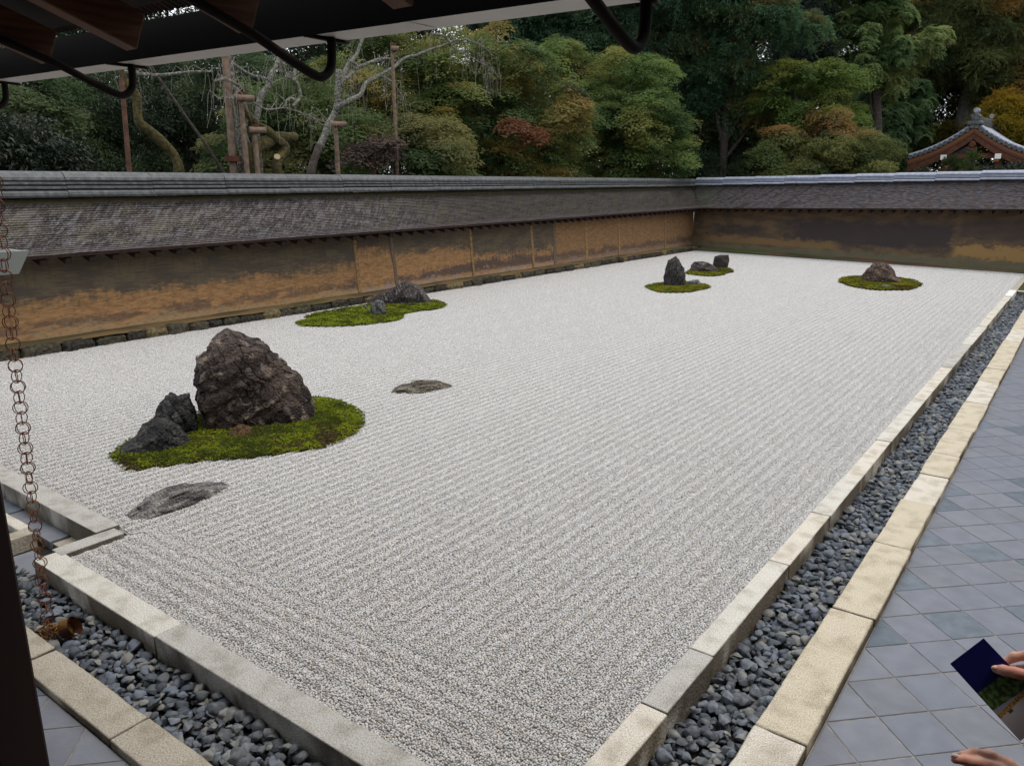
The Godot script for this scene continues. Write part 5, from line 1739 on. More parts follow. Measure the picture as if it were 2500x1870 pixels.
func cherry() -> void:
	var a := base("cherry_tree", V(7.93, -0.1, -13.2))
	tag(a, "leaning mossy cherry trunk behind the left part of the long wall", "tree", "bare cherries behind the long wall")
	var rel := func(pts: Array, o: Vector3) -> Array:
		var out := []
		for p: Vector3 in pts: out.append(p - o)
		return out
	var at := a.position
	var mb := MB.new()
	limb(mb, rel.call([V(8.0, -0.1, -13.2), V(7.95, 1.4, -13.2), V(7.91, 2.36, -13.19), V(7.87, 2.73, -13.19), V(7.71, 2.92, -13.19), V(7.43, 3.16, -13.19), V(7.25, 3.31, -13.19), V(7.26, 3.57, -13.19), V(7.22, 3.80, -13.19), V(7.08, 4.00, -13.19), V(7.07, 4.30, -13.19), V(7.2, 4.9, -13.1)], at), 0.105, 0.055, 12)
	put("trunk", mb.smooth().mesh(M.mossy_bark), a)
	mb = MB.new()
	var br := [V(7.07, 4.10, -13.15), V(7.49, 4.09, -13.1), V(8.11, 4.19, -13.1), V(8.66, 4.26, -13.1)]
	limb(mb, rel.call(br, at), 0.035, 0.015, 7)
	put("branch", mb.smooth().mesh(M.lichen_bark), a)
	mb = MB.new()
	twigs(mb, rel.call(br, at), 14, 0.6, 81)
	tag(put("twigs", mb.mesh(M.twig), a), "", "", "", "stuff")

	var b := base("cherry_tree", V(9.14, -0.1, -13.1))
	tag(b, "bare weeping cherry with curled pale branches behind the grouped props", "tree", "bare cherries behind the long wall")
	at = b.position
	mb = MB.new()
	limb(mb, rel.call([V(9.14, -0.1, -13.1), V(9.14, 1.4, -13.1), V(9.16, 2.40, -13.1), V(9.22, 2.82, -13.1), V(9.20, 3.40, -13.1), V(9.21, 3.73, -13.1), V(9.12, 4.04, -13.1), V(9.05, 4.27, -13.1), V(8.96, 4.6, -13.1)], at), 0.16, 0.07, 12)
	put("trunk", mb.smooth().mesh(M.lichen_bark), b)
	mb = MB.new()
	limb(mb, rel.call([V(9.24, 1.2, -12.95), V(9.21, 2.40, -12.92), V(9.23, 2.80, -12.92), V(9.40, 3.02, -12.92), V(9.77, 3.16, -12.95), V(10.3, 3.22, -13.0)], at), 0.15, 0.09, 12)
	limb(mb, rel.call([V(9.05, 3.80, -12.95), V(9.13, 3.58, -12.83), V(9.33, 3.40, -12.83), V(9.56, 3.29, -12.83), V(9.76, 3.14, -12.83), V(9.92, 3.04, -12.83), V(9.91, 2.92, -12.83), V(9.77, 2.80, -12.83), V(9.69, 2.61, -12.83), V(9.73, 2.1, -12.83), V(9.73, 0.0, -12.83)], at), 0.06, 0.10, 10)
	put("mossy_limb", mb.smooth().mesh(M.mossy_bark), b)
	mb = MB.new()
	mb.tube(rel.call([V(9.72, 2.76, -12.83), V(9.66, 2.83, -12.74)], at), [0.055, 0.06], 12)
	put("sawn_stub", mb.mesh(M.cut_wood), b)
	mb = MB.new()
	var list := [[[V(9.64, 2.4, -13.3), V(9.66, 3.27, -13.37), V(9.74, 3.61, -13.37), V(9.85, 3.93, -13.37), V(10.04, 4.18, -13.37), V(10.15, 4.41, -13.37), V(10.42, 4.8, -13.37)], 0.085, 0.045],
		[[V(9.06, 4.50, -13.15), V(9.22, 4.41, -13.15), V(9.51, 4.30, -13.15), V(9.84, 4.26, -13.15), V(9.99, 4.15, -13.15)], 0.035, 0.018], [[V(8.46, 4.06, -12.74), V(8.64, 4.11, -12.74), V(8.84, 4.07, -12.74), V(9.04, 3.98, -12.8), V(9.12, 3.80, -12.95)], 0.022, 0.035],
		[[V(8.62, 3.78, -12.65), V(8.97, 3.82, -12.65), V(9.23, 3.72, -12.65), V(9.46, 3.65, -12.65), V(9.84, 3.71, -12.65), V(10.14, 3.67, -12.65), V(10.47, 3.58, -12.65), V(10.69, 3.47, -12.65), V(10.87, 3.43, -12.65)], 0.020, 0.012],
		[[V(9.87, 3.72, -12.65), V(9.90, 3.84, -12.65), V(10.01, 3.90, -12.65), V(10.07, 3.83, -12.60), V(9.98, 3.74, -12.60), V(10.16, 3.87, -12.65), V(10.23, 3.96, -12.65), V(10.20, 4.15, -12.65), V(10.10, 4.24, -12.65), V(10.21, 4.50, -12.7)], 0.022, 0.035], [[V(10.17, 4.23, -12.7), V(10.03, 4.30, -12.74), V(9.96, 4.47, -12.74), V(9.87, 4.66, -12.74)], 0.026, 0.016]]
	for q in list: limb(mb, rel.call(q[0], at), q[1], q[2], 8)
	put("branches", mb.smooth().mesh(M.lichen_bark), b)
	mb = MB.new()
	for k in list.size(): twigs(mb, rel.call(list[k][0], at), 11, 0.7, 90 + k)
	twigs(mb, rel.call([V(10.55, 3.55, -12.65), V(10.95, 3.5, -12.65)], at), 14, 0.45, 97)
	twigs(mb, rel.call([V(8.4, 3.75, -12.65), V(8.75, 3.8, -12.65)], at), 9, 0.6, 98)
	tag(put("twigs", mb.mesh(M.twig), b), "", "", "", "stuff")

	var c := base("cherry_tree", V(11.3, -0.1, -14.0))
	tag(c, "bare lichen-grey cherry forking above the T-shaped prop", "tree", "bare cherries behind the long wall")
	at = c.position
	mb = MB.new()
	limb(mb, rel.call([V(11.75, 3.12, -14.0), V(11.92, 3.36, -14.0), V(12.21, 3.81, -14.0), V(12.36, 4.06, -14.0), V(12.35, 4.29, -14.0), V(12.41, 4.76, -14.0)], at), 0.085, 0.062, 12)
	put("upper_trunk", mb.smooth().mesh(M.lichen_bark), c)
	mb = MB.new()
	limb(mb, rel.call([V(11.2, -0.1, -14.0), V(11.3, 1.5, -14.0), V(11.5, 2.6, -14.0), V(11.66, 3.00, -14.0), V(11.77, 3.16, -14.0)], at), 0.10, 0.085, 12)
	put("trunk", mb.smooth().mesh(M.bark), c)
	mb = MB.new()
	list = [[[V(12.43, 4.50, -14.0), V(12.85, 4.76, -14.0), V(12.97, 4.95, -14.0), V(12.75, 4.99, -14.0)], 0.048, 0.03], [[V(12.45, 4.45, -14.0), V(12.80, 4.93, -14.1), V(13.15, 5.19, -14.18), V(13.40, 5.6, -14.2)], 0.055, 0.035],
		[[V(12.25, 3.95, -13.95), V(12.40, 4.10, -13.73), V(12.79, 4.27, -13.73), V(12.98, 4.52, -13.73), V(13.45, 4.77, -13.73), V(13.88, 4.99, -13.73), V(14.22, 5.20, -13.73), V(14.58, 5.30, -13.73), V(15.31, 5.56, -13.73), V(16.00, 5.82, -13.73), V(16.53, 5.93, -13.73)], 0.064, 0.018],
		[[V(16.53, 5.93, -13.73), V(17.21, 5.84, -13.73), V(17.78, 5.62, -13.73)], 0.022, 0.012], [[V(15.10, 5.84, -13.64), V(15.58, 5.87, -13.64), V(15.96, 5.63, -13.64), V(16.61, 5.50, -13.64), V(17.30, 5.35, -13.64), V(17.70, 5.19, -13.64)], 0.028, 0.012],
		[[V(12.9, 4.85, -14.0), V(13.06, 4.95, -13.82), V(13.53, 5.12, -13.82), V(13.86, 5.16, -13.82), V(14.10, 5.11, -13.82)], 0.05, 0.025], [[V(13.4, 4.75, -13.73), V(13.7, 4.6, -13.6), V(13.95, 4.35, -13.6), V(14.1, 4.1, -13.6)], 0.03, 0.012]]
	for q in list: limb(mb, rel.call(q[0], at), q[1], q[2], 8)
	put("branches", mb.smooth().mesh(M.lichen_bark), c)
	mb = MB.new()
	for k in list.size(): twigs(mb, rel.call(list[k][0], at), 13, 1.0, 120 + k)
	twigs(mb, rel.call([V(17.0, 5.4, -13.64), V(17.7, 5.2, -13.64)], at), 14, 1.0, 131)
	tag(put("twigs", mb.mesh(M.twig), c), "", "", "", "stuff")

	# timber props
	var props := [["reddish single prop at the foot of the leaning mossy cherry", V(6.76, 3.95, -12.66), V(6.58, -0.1, -12.66), 0.042, "red_pole"], ["tallest and leftmost of the three grouped pale props", V(8.88, 4.62, -12.98), V(8.78, -0.1, -12.98), 0.075, "pole"], ["middle one of the three grouped props, with the roped crossbar", V(8.96, 3.82, -12.74), V(9.02, -0.1, -12.84), 0.055, "pole"], ["shortest and rightmost of the three grouped props", V(9.18, 3.28, -12.72), V(9.16, -0.1, -12.72), 0.058, "pole"],
		["T-shaped prop with a pale crossbar under the forked cherry", V(11.6, 3.55, -13.26), V(11.57, -0.1, -13.26), 0.055, "pole"], ["tall prop rising in front of the maples, right of the T-shaped prop", V(13.61, 5.43, -13.5), V(13.62, -0.1, -13.5), 0.048, "pole"], ["low dark prop between the T-shaped prop and the tall prop", V(12.97, 3.42, -13.6), V(12.93, -0.1, -13.6), 0.06, "red_pole"]]
	for k in props.size():
		var q: Array = props[k]
		var o := base("tree_prop", q[2])
		tag(o, q[0], "pole", "timber props under the bare cherries")
		mb = MB.new()
		mb.tube([Vector3.ZERO, (q[1] - q[2]) * 0.5 + V(0.01, 0, 0.01), q[1] - q[2]], [q[3], q[3] * 0.95, q[3] * 0.85], 12)
		put("pole", mb.smooth().mesh(M[q[4]]), o)
		var top: Vector3 = q[1] - q[2]
		if k in [2, 4, 5, 3]:
			var w: float = [0, 0, 0.34, 0.28, 0.32, 0.14, 0][k]
			mb = MB.new()
			var dx := V(w / 2, 0.0, 0.05)
			var cy := V(0, -0.0 if k != 5 else -0.12, 0.09)
			mb.tube([top - dx + cy, top + dx + cy], [0.055], 12)
			put("crossbar", mb.mesh(M.pole), o)
			mb = MB.new()
			mb.tube([top + cy + V(0, -0.06, -0.05), top + cy + V(0, 0.10, -0.05)], [q[3] * 1.25], 10)
			put("rope", mb.mesh(M.rope), o)
		if k == 1:
			mb = MB.new()
			mb.tube([V(0.06, 2.82, 0.03), V(0.06, 2.92, 0.03)], [0.15], 12)
			put("rope", mb.mesh(M.rope), o)

func forest() -> void:
	grow("maple_tree","maple","olive","yellow-green maple behind the long wall, right of the bare cherry's upper branches","maples beyond the long wall",9,V(16.96,-0.1,-16.98),[[V(16.07,5.23,-17.38),0.93],[V(17.35,5.79,-17.18),1.00],[V(17.95,5.35,-16.45),1.07],[V(17.73,5.92,-15.68),0.80],[V(16.49,4.69,-16.87),0.93],[V(17.51,4.53,-16.57),0.93],[V(16.37,4.50,-17.59),0.80],[V(17.43,4.03,-15.71),0.80],[V(16.98,4.06,-16.90),0.80]])
	grow("maple_tree","maple","deep","low spreading maple behind the long wall, beside the T-shaped prop","maples beyond the long wall",9,V(14.06,-0.1,-14.22),[[V(13.34,3.46,-14.52),0.61],[V(14.25,3.58,-14.19),0.72],[V(14.92,3.50,-13.73),0.67],[V(13.75,2.81,-14.58),0.67],[V(14.35,2.81,-13.77),0.78],[V(15.06,2.86,-13.19),0.72]])
	grow("maple_tree","maple","orange","tallest maple of the thicket, its top turning orange and a red spray low in front","maples beyond the long wall",9,V(19.85,-0.1,-15.20),[[V(19.12,5.90,-16.02),0.97],[V(19.67,6.12,-15.20),0.83],[V(20.37,5.38,-15.11),1.18],[V(19.04,4.81,-15.50),1.18],[V(20.87,4.67,-14.53),1.25],[V(19.66,3.78,-15.21),1.32],[V(20.60,3.30,-14.02),1.25],[V(18.82,3.52,-15.66),0.97],[V(18.78,2.69,-15.97),0.83],[V(20.43,2.70,-15.32),0.97],[V(18.97,4.15,-16.42),0.97],[V(19.07,5.02,-16.82),0.97],[V(20.27,2.94,-14.72),0.97],[V(20.53,4.69,-13.40),0.83],[V(21.08,4.03,-13.60),0.83]])
	grow("maple_tree","maple","green","broad green maple at the right end of the thicket, beside the dark conifers","maples beyond the long wall",9,V(25.74,-0.1,-14.42),[[V(24.56,6.22,-15.54),1.07],[V(25.43,5.98,-14.72),1.23],[V(25.92,5.55,-13.83),1.23],[V(26.19,4.57,-13.11),1.15],[V(25.42,4.90,-15.18),1.31],[V(25.63,4.16,-13.93),1.47],[V(26.22,3.46,-12.91),1.15],[V(25.22,3.63,-15.54),1.31],[V(25.61,2.90,-14.37),1.31],[V(25.42,2.63,-15.99),0.98],[V(26.08,2.61,-13.12),0.98],[V(25.74,4.43,-13.52),1.31],[V(25.76,3.78,-15.00),1.31],[V(25.39,5.51,-16.04),1.15],[V(26.86,4.04,-12.77),0.82]])
	grow("maple_tree","maple","dark","dark green maple hanging over the far left of the long wall","",8,V(7.12,-0.1,-17.61),[[V(7.07,3.96,-17.60),0.63],[V(7.21,3.71,-17.12),0.74],[V(7.88,3.55,-17.66),0.63],[V(7.12,3.34,-17.59),0.63],[V(6.76,3.65,-18.05),0.74],[V(7.79,4.02,-17.68),0.53]])
	grow("camellia_shrub","broad","gloss","glossy dark shrub behind the left end of the long wall","",11,V(6.13,-0.1,-15.32),[[V(6.14,2.67,-15.70),0.60],[V(6.28,2.73,-15.02),0.55],[V(6.69,2.53,-15.26),0.46],[V(5.58,2.72,-15.37),0.64]])
	grow("evergreen_tree","broad","black","dark evergreen left of the leaning mossy cherry trunk","dark evergreens beyond the long wall",6,V(11.66,-0.1,-24.35),[[V(11.71,4.64,-24.29),1.20],[V(12.47,3.89,-24.56),1.20],[V(11.26,3.49,-24.66),1.20],[V(11.90,2.80,-24.21),1.05],[V(13.05,2.94,-24.22),1.05],[V(13.13,4.38,-24.02),0.90]])
	grow("evergreen_tree","broad","black","dark evergreen between the leaning mossy trunk and the grouped props","dark evergreens beyond the long wall",6,V(14.47,-0.1,-23.97),[[V(14.49,5.12,-24.63),1.24],[V(14.94,4.24,-23.90),1.24],[V(14.25,3.48,-24.55),1.24],[V(14.91,2.96,-23.38),1.24],[V(15.63,4.88,-23.26),1.09]])
	grow("evergreen_tree","maple","dark","dark green tree behind the curled cherry branches","dark evergreens beyond the long wall",7,V(15.79,-0.1,-20.65),[[V(15.04,5.17,-21.08),1.16],[V(15.82,5.43,-20.32),1.16],[V(15.08,4.22,-20.46),1.23],[V(16.31,4.51,-20.07),1.16],[V(15.94,3.19,-20.53),1.16],[V(15.14,2.94,-21.31),1.01],[V(17.04,3.21,-20.11),1.01],[V(17.20,5.41,-19.90),1.01],[V(16.62,4.16,-19.71),0.87]])
	grow("cypress_tree","cypress","cypress","tall dark conifer behind the tops of the maples, left of the big drooping cypress","",5,V(28.63,-0.1,-16.42),[[V(26.07,8.90,-19.34),1.28],[V(27.40,8.45,-18.71),1.47],[V(28.36,8.77,-17.61),1.47],[V(27.83,7.50,-17.62),1.28],[V(28.39,8.31,-16.13),1.47],[V(28.81,7.23,-16.70),1.28],[V(29.13,8.16,-15.10),1.47],[V(28.80,6.65,-15.21),1.28],[V(27.19,7.22,-18.75),1.10],[V(28.87,8.93,-14.66),1.47]])
	grow("cypress_tree","cypress","cypress2","big drooping cypress right of the hooked gutter bracket","",6,V(31.55,-0.1,-12.68),[[V(30.37,8.79,-13.83),1.51],[V(30.94,8.88,-12.58),1.70],[V(31.32,8.08,-11.38),1.70],[V(31.54,7.45,-13.73),1.51],[V(31.70,7.03,-12.24),1.70],[V(32.31,6.41,-11.26),1.32],[V(31.70,5.86,-13.00),1.32],[V(30.84,6.16,-14.05),1.13],[V(32.44,5.22,-11.70),1.13],[V(32.09,10.28,-12.80),1.89]])
	grow("evergreen_shrub","broad","gloss2","large dark glossy-leaved shrub under the drooping cypress","",9,V(33.53,-0.1,-13.11),[[V(32.23,4.35,-14.20),1.50],[V(33.31,3.86,-13.14),1.60],[V(33.85,3.85,-11.91),1.50],[V(34.43,5.09,-12.93),1.40],[V(32.40,3.01,-13.81),1.60],[V(33.60,2.84,-12.28),1.60],[V(31.97,3.19,-14.94),1.20],[V(34.83,2.85,-11.46),1.00]])
	grow("evergreen_tree","broad","blue","narrow blue-black evergreen between the cypress and the pale arching tree","",8,V(36.50,-0.1,-10.58),[[V(36.12,9.56,-11.24),1.37],[V(35.98,8.53,-10.76),1.27],[V(36.20,7.65,-11.43),1.06],[V(36.66,7.47,-10.69),0.95],[V(35.54,10.52,-10.99),1.48]])
	grow("maple_tree","maple","bright","layered bright green maple above the rust-tipped bush","",9,V(31.72,-0.1,-9.11),[[V(31.36,6.23,-10.14),0.92],[V(32.23,6.41,-9.35),1.01],[V(32.14,6.04,-8.40),0.83],[V(31.60,5.35,-9.68),1.19],[V(32.50,5.06,-8.69),1.10],[V(31.46,5.09,-10.54),0.92],[V(31.33,4.42,-9.21),1.10]])
	grow("leafy_tree","spray","pale","pale leafy tree with arching sprays at the top, left of the tall cedar","",6,V(37.17,-0.1,-7.91),[[V(37.09,9.53,-9.66),1.48],[V(37.43,8.98,-8.55),1.48],[V(37.66,8.27,-7.57),1.27],[V(36.69,7.96,-8.92),1.37],[V(37.55,7.37,-8.24),1.27],[V(36.99,10.58,-9.42),1.69]])
	grow("leafy_tree","spray","mid","mid-green leafy tree with arching sprays above the bush and left of the gate","",6,V(42.17,-0.1,-8.42),[[V(42.40,6.78,-10.09),1.55],[V(42.08,6.85,-8.75),1.43],[V(42.34,5.41,-9.19),1.79],[V(42.60,5.75,-8.10),1.19],[V(41.55,4.40,-8.37),1.43],[V(42.74,3.91,-9.48),1.55],[V(41.60,3.10,-8.78),1.31],[V(41.52,2.90,-8.02),0.96]])
	grow("maple_bush","maple","rust","rust-tipped yellow maple bush behind the short wall, left of the gate","",10,V(29.94,-0.1,-8.03),[[V(29.31,3.47,-9.26),1.03],[V(30.39,4.07,-8.76),1.03],[V(30.61,3.90,-7.80),1.12],[V(30.18,3.31,-6.95),0.95],[V(29.94,3.05,-8.40),1.21],[V(30.55,2.76,-7.39),1.03],[V(29.22,2.62,-9.45),0.86],[V(29.71,2.60,-6.11),0.69]])
	grow("cedar_tree","cedar","cedar","tall cedar with a bare grey trunk and browning foliage above the gate","",5,V(45.62,-0.1,-5.92),[[V(45.79,10.06,-8.52),2.04],[V(45.00,10.32,-7.00),2.30],[V(45.28,9.64,-5.42),2.30],[V(46.20,8.69,-7.50),2.17],[V(45.56,8.08,-5.75),2.30],[V(45.06,8.44,-4.42),2.04],[V(44.77,7.64,-8.25),1.28],[V(45.61,7.05,-4.27),1.53],[V(45.97,12.11,-7.01),2.81],[V(46.48,10.01,-3.92),2.30],[V(44.94,6.22,-3.62),1.53],[V(45.42,9.08,-8.71),1.53]])
	grow("golden_bush","cedar","gold","golden yellow bush rising behind the right slope of the gate roof","golden bushes round the gate",9,V(42.85,-0.1,-3.55),[[V(42.67,5.20,-4.26),0.76],[V(42.56,4.82,-3.57),0.96],[V(41.84,4.81,-4.44),0.53],[V(42.11,4.42,-2.87),0.96],[V(42.80,5.73,-4.10),0.48]])
	grow("golden_bush","cedar","gold2","low yellow-green bush left of the gate roof","golden bushes round the gate",9,V(44.42,-0.1,-7.17),[[V(44.97,4.06,-8.52),0.65],[V(44.70,4.43,-7.86),0.55],[V(44.67,4.60,-7.32),0.45],[V(44.03,3.64,-8.58),0.65],[V(44.09,4.69,-6.70),0.30]])
	grow("young_pine","pine","pine","left one of two young pines in front of the gate","young pines in front of the gate",16,V(32.69,-0.1,-4.50),[[V(33.14,2.91,-4.73),0.17],[V(32.21,3.03,-4.49),0.13],[V(33.01,2.88,-4.47),0.15]])
	grow("young_pine","pine","pine","right one of two young pines in front of the gate","young pines in front of the gate",16,V(32.78,-0.1,-3.84),[[V(33.12,2.97,-3.98),0.17],[V(32.46,3.17,-3.84),0.13],[V(32.66,2.82,-3.93),0.15]])
	grow("evergreen_shrub","broad","gloss","dark shrub growing at the foot of the gate","",9,V(34.81,-0.1,-3.67),[[V(35.13,2.52,-5.57),0.35],[V(34.40,2.48,-3.67),0.31],[V(35.51,2.54,-3.25),0.31],[V(34.14,2.59,-2.50),0.35],[V(34.58,2.48,-4.36),0.31]])
	grow("maple_tree","maple","green","wide green maple standing behind the other maples, filling the gaps between them","maples beyond the long wall",7,V(23.41,-0.1,-20.32),[[V(21.24,4.12,-22.45),1.29],[V(21.82,4.81,-21.07),1.29],[V(23.25,3.70,-20.77),1.38],[V(24.24,4.49,-20.36),1.21],[V(24.96,3.11,-19.52),1.21],[V(23.22,5.50,-21.10),1.21],[V(25.90,4.17,-17.64),1.38],[V(26.49,3.10,-16.68),1.21],[V(23.63,6.13,-19.22),1.21],[V(25.23,6.33,-17.77),1.03]])
	grow("maple_tree","maple","deep","soft green maple in the shade behind the curled cherry branches and props","maples beyond the long wall",8,V(13.45,-0.1,-17.41),[[V(12.98,3.57,-18.36),0.73],[V(13.33,3.36,-17.47),0.79],[V(13.77,3.55,-16.68),0.79],[V(14.43,2.96,-16.54),0.73],[V(12.97,4.34,-17.54),0.73],[V(13.65,4.35,-16.78),0.79],[V(14.36,4.09,-16.53),0.73],[V(12.39,2.84,-18.32),0.67],[V(13.37,2.73,-16.93),0.67]])
	# a red spray on the tallest maple, plum-brown sprays on the low one
	var hosts := {}
	for ch in get_children():
		if ch.has_meta("label"): hosts[ch.get_meta("label")] = ch
	var h1: Node3D = hosts["tallest maple of the thicket, its top turning orange and a red spray low in front"]
	crown("maple", "red", 20, h1.position, [[V(18.75, 3.91, -13.83), 0.25], [V(19.06, 3.66, -13.4), 0.22], [V(18.55, 4.02, -14.1), 0.16]], 501, h1, "red_spray")
	crown("maple", "plum", 14, h1.position, [[V(20.33, 5.06, -13.13), 0.22], [V(20.59, 4.83, -12.9), 0.2]], 502, h1, "plum_spray")
	var h2: Node3D = hosts["low spreading maple behind the long wall, beside the T-shaped prop"]
	crown("maple", "plum", 14, h2.position, [[V(12.64, 2.99, -13.65), 0.30], [V(13.07, 3.13, -13.3), 0.28]], 503, h2, "plum_spray")
	# the wood behind, one dark mass with gaps
	rng.seed = 900
	var xfs := []
	var cols := []
	if not clumps.has("broad"): clumps["broad"] = [clump("broad", 1), clump("broad", 2)]
	for k in 9000:
		var a := R(-0.22, 1.50)   # round the garden from beyond the short wall to the left end of the long one
		var d := R(48.0, 62.0)
		var y := R(1.5, 19.0)
		var p := V(cos(a) * d, y, -sin(a) * d)
		if noise(V(a * 60.0, y * 1.3, 3)) + 0.7 * noise(V(a * 190.0, y * 3.4, 5)) > 0.30 - ss(9.0, 18.0, y) * 0.25: continue
		xfs.append(Transform3D(Basis(Vector3.UP, R(0, TAU)).scaled(Vector3.ONE * R(2.2, 3.6)), p))
		cols.append(tone("black", 0).lerp(tone("black", 1), R(0, 1)))
	tag(many("far_wood", clumps["broad"][0], xfs, cols), "dark wood closing the view behind the garden trees", "wood", "", "stuff")
	# trunks showing in the dark between the trees
	rng.seed = 901
	for q in [[V(13.0, -0.1, -17.0), V(9.8, 6.3, -18.5), "slanting dark trunk in the shade left of the grouped props", 0.045], [V(30.0, -0.1, -17.5), V(30.3, 9.0, -17.6), "thin dark trunk between the green maple and the drooping cypress", 0.13]]:
		var o := base("shade_tree", q[0])
		tag(o, q[2], "tree", "bare trunks in the shade")
		var mb := MB.new()
		limb(mb, [Vector3.ZERO, (q[1] - q[0]) * 0.4 + V(0.1, 0, 0), (q[1] - q[0]) * 0.75, q[1] - q[0]], q[3], q[3] * 0.5, 9)
		put("stem", mb.smooth().mesh(M.bark), o)

func torus(mb: MB, rot: Basis, R0: float, r: float, nn := 20, m := 6, squash := 1.0) -> void:
	var first := mb.v.size()
	for i in nn:
		var a := TAU * i / nn
		for j in m:
			var b := TAU * j / m
			mb.p(rot * V((R0 + r * cos(b)) * cos(a), (R0 * squash + r * cos(b)) * sin(a), r * sin(b)))
	for i in nn:
		for j in m:
			var i2 := (i + 1) % nn
			var j2 := (j + 1) % m
			mb.quad(first + i * m + j, first + i2 * m + j, first + i2 * m + j2, first + i * m + j2)

func chain() -> void:
	var lo := V(1.50, -0.035, -4.24)
	var hi := V(1.50, 2.66, -3.97)
	var o := base("rain_chain", lo)
	tag(o, "rusty rain chain of paired rings hanging down the left side into the pebbles", "chain")
	var two := []
	for k in 2:
		var mb := MB.new()
		var yaw := 0.95 + PI / 2 * k
		for s: float in [-0.42, 0.42]: torus(mb, Basis(Vector3.UP, yaw + s), 0.0325, 0.0023)
		mb.tube([V(-0.007, 0.0305, 0), V(0.007, 0.0305, 0)], [0.004], 6)
		two.append(mb.smooth().mesh(M.chain))
	var cnt := 50
	rng.seed = 5
	for k in cnt:
		var t := (k + 0.6) / cnt
		var bow := 0.035 * sin(PI * t)
		var p := lo.lerp(hi, t) - lo + V(0.0, 0, -bow * 0.6)
		var l := put("chain_link", two[k % 2], o, Transform3D(Basis(Vector3.UP, R(-0.25, 0.25)), p))
		if k < 14 and k > 2: l.set_surface_override_material(0, M.chain_gold if R(0, 1) < 0.35 else M.chain)
	for k in 7:   # the last links lie in a heap
		var l := put("chain_link", two[k % 2], o, Transform3D(Basis.from_euler(V(R(-1.2, 1.2), R(0, 3), R(-1.2, 1.2))), V(R(-0.045, 0.03), R(-0.015, 0.035), R(-0.03, 0.05))))
		l.set_surface_override_material(0, M.chain_gold)
	var c := base("metal_cup", V(1.575, -0.03, -4.16), 0.6)
	tag(c, "rusty round metal cup with a golden inside, lying on the pebbles by the chain's foot", "cup")
	c.rotation = Vector3(1.1, 0.9, 0.35)
	var mb := MB.new()
	mb.tube([V(0, -0.035, 0), V(0, 0.035, 0)], [0.047, 0.047], 24, false)
	put("side", mb.smooth().mesh(M.rope), c)
	mb = MB.new()
	for k in 24:
		var a0 := TAU * k / 24
		var a1 := TAU * (k + 1) / 24
		mb.face(V(cos(a0) * 0.0435, 0.035, sin(a0) * 0.058), V(cos(a1) * 0.0435, 0.035, sin(a1) * 0.058), V(cos(a1) * 0.0435, -0.03, sin(a1) * 0.058), V(cos(a0) * 0.0435, -0.03, sin(a0) * 0.058))
		var i := mb.p(V(0, -0.031, 0))
		mb.p(V(cos(a0) * 0.045, -0.031, sin(a0) * 0.06))
		mb.p(V(cos(a1) * 0.045, -0.031, sin(a1) * 0.06))
		mb.tri(i, i + 2, i + 1)
	put("inside", mb.mesh(M.brass), c)

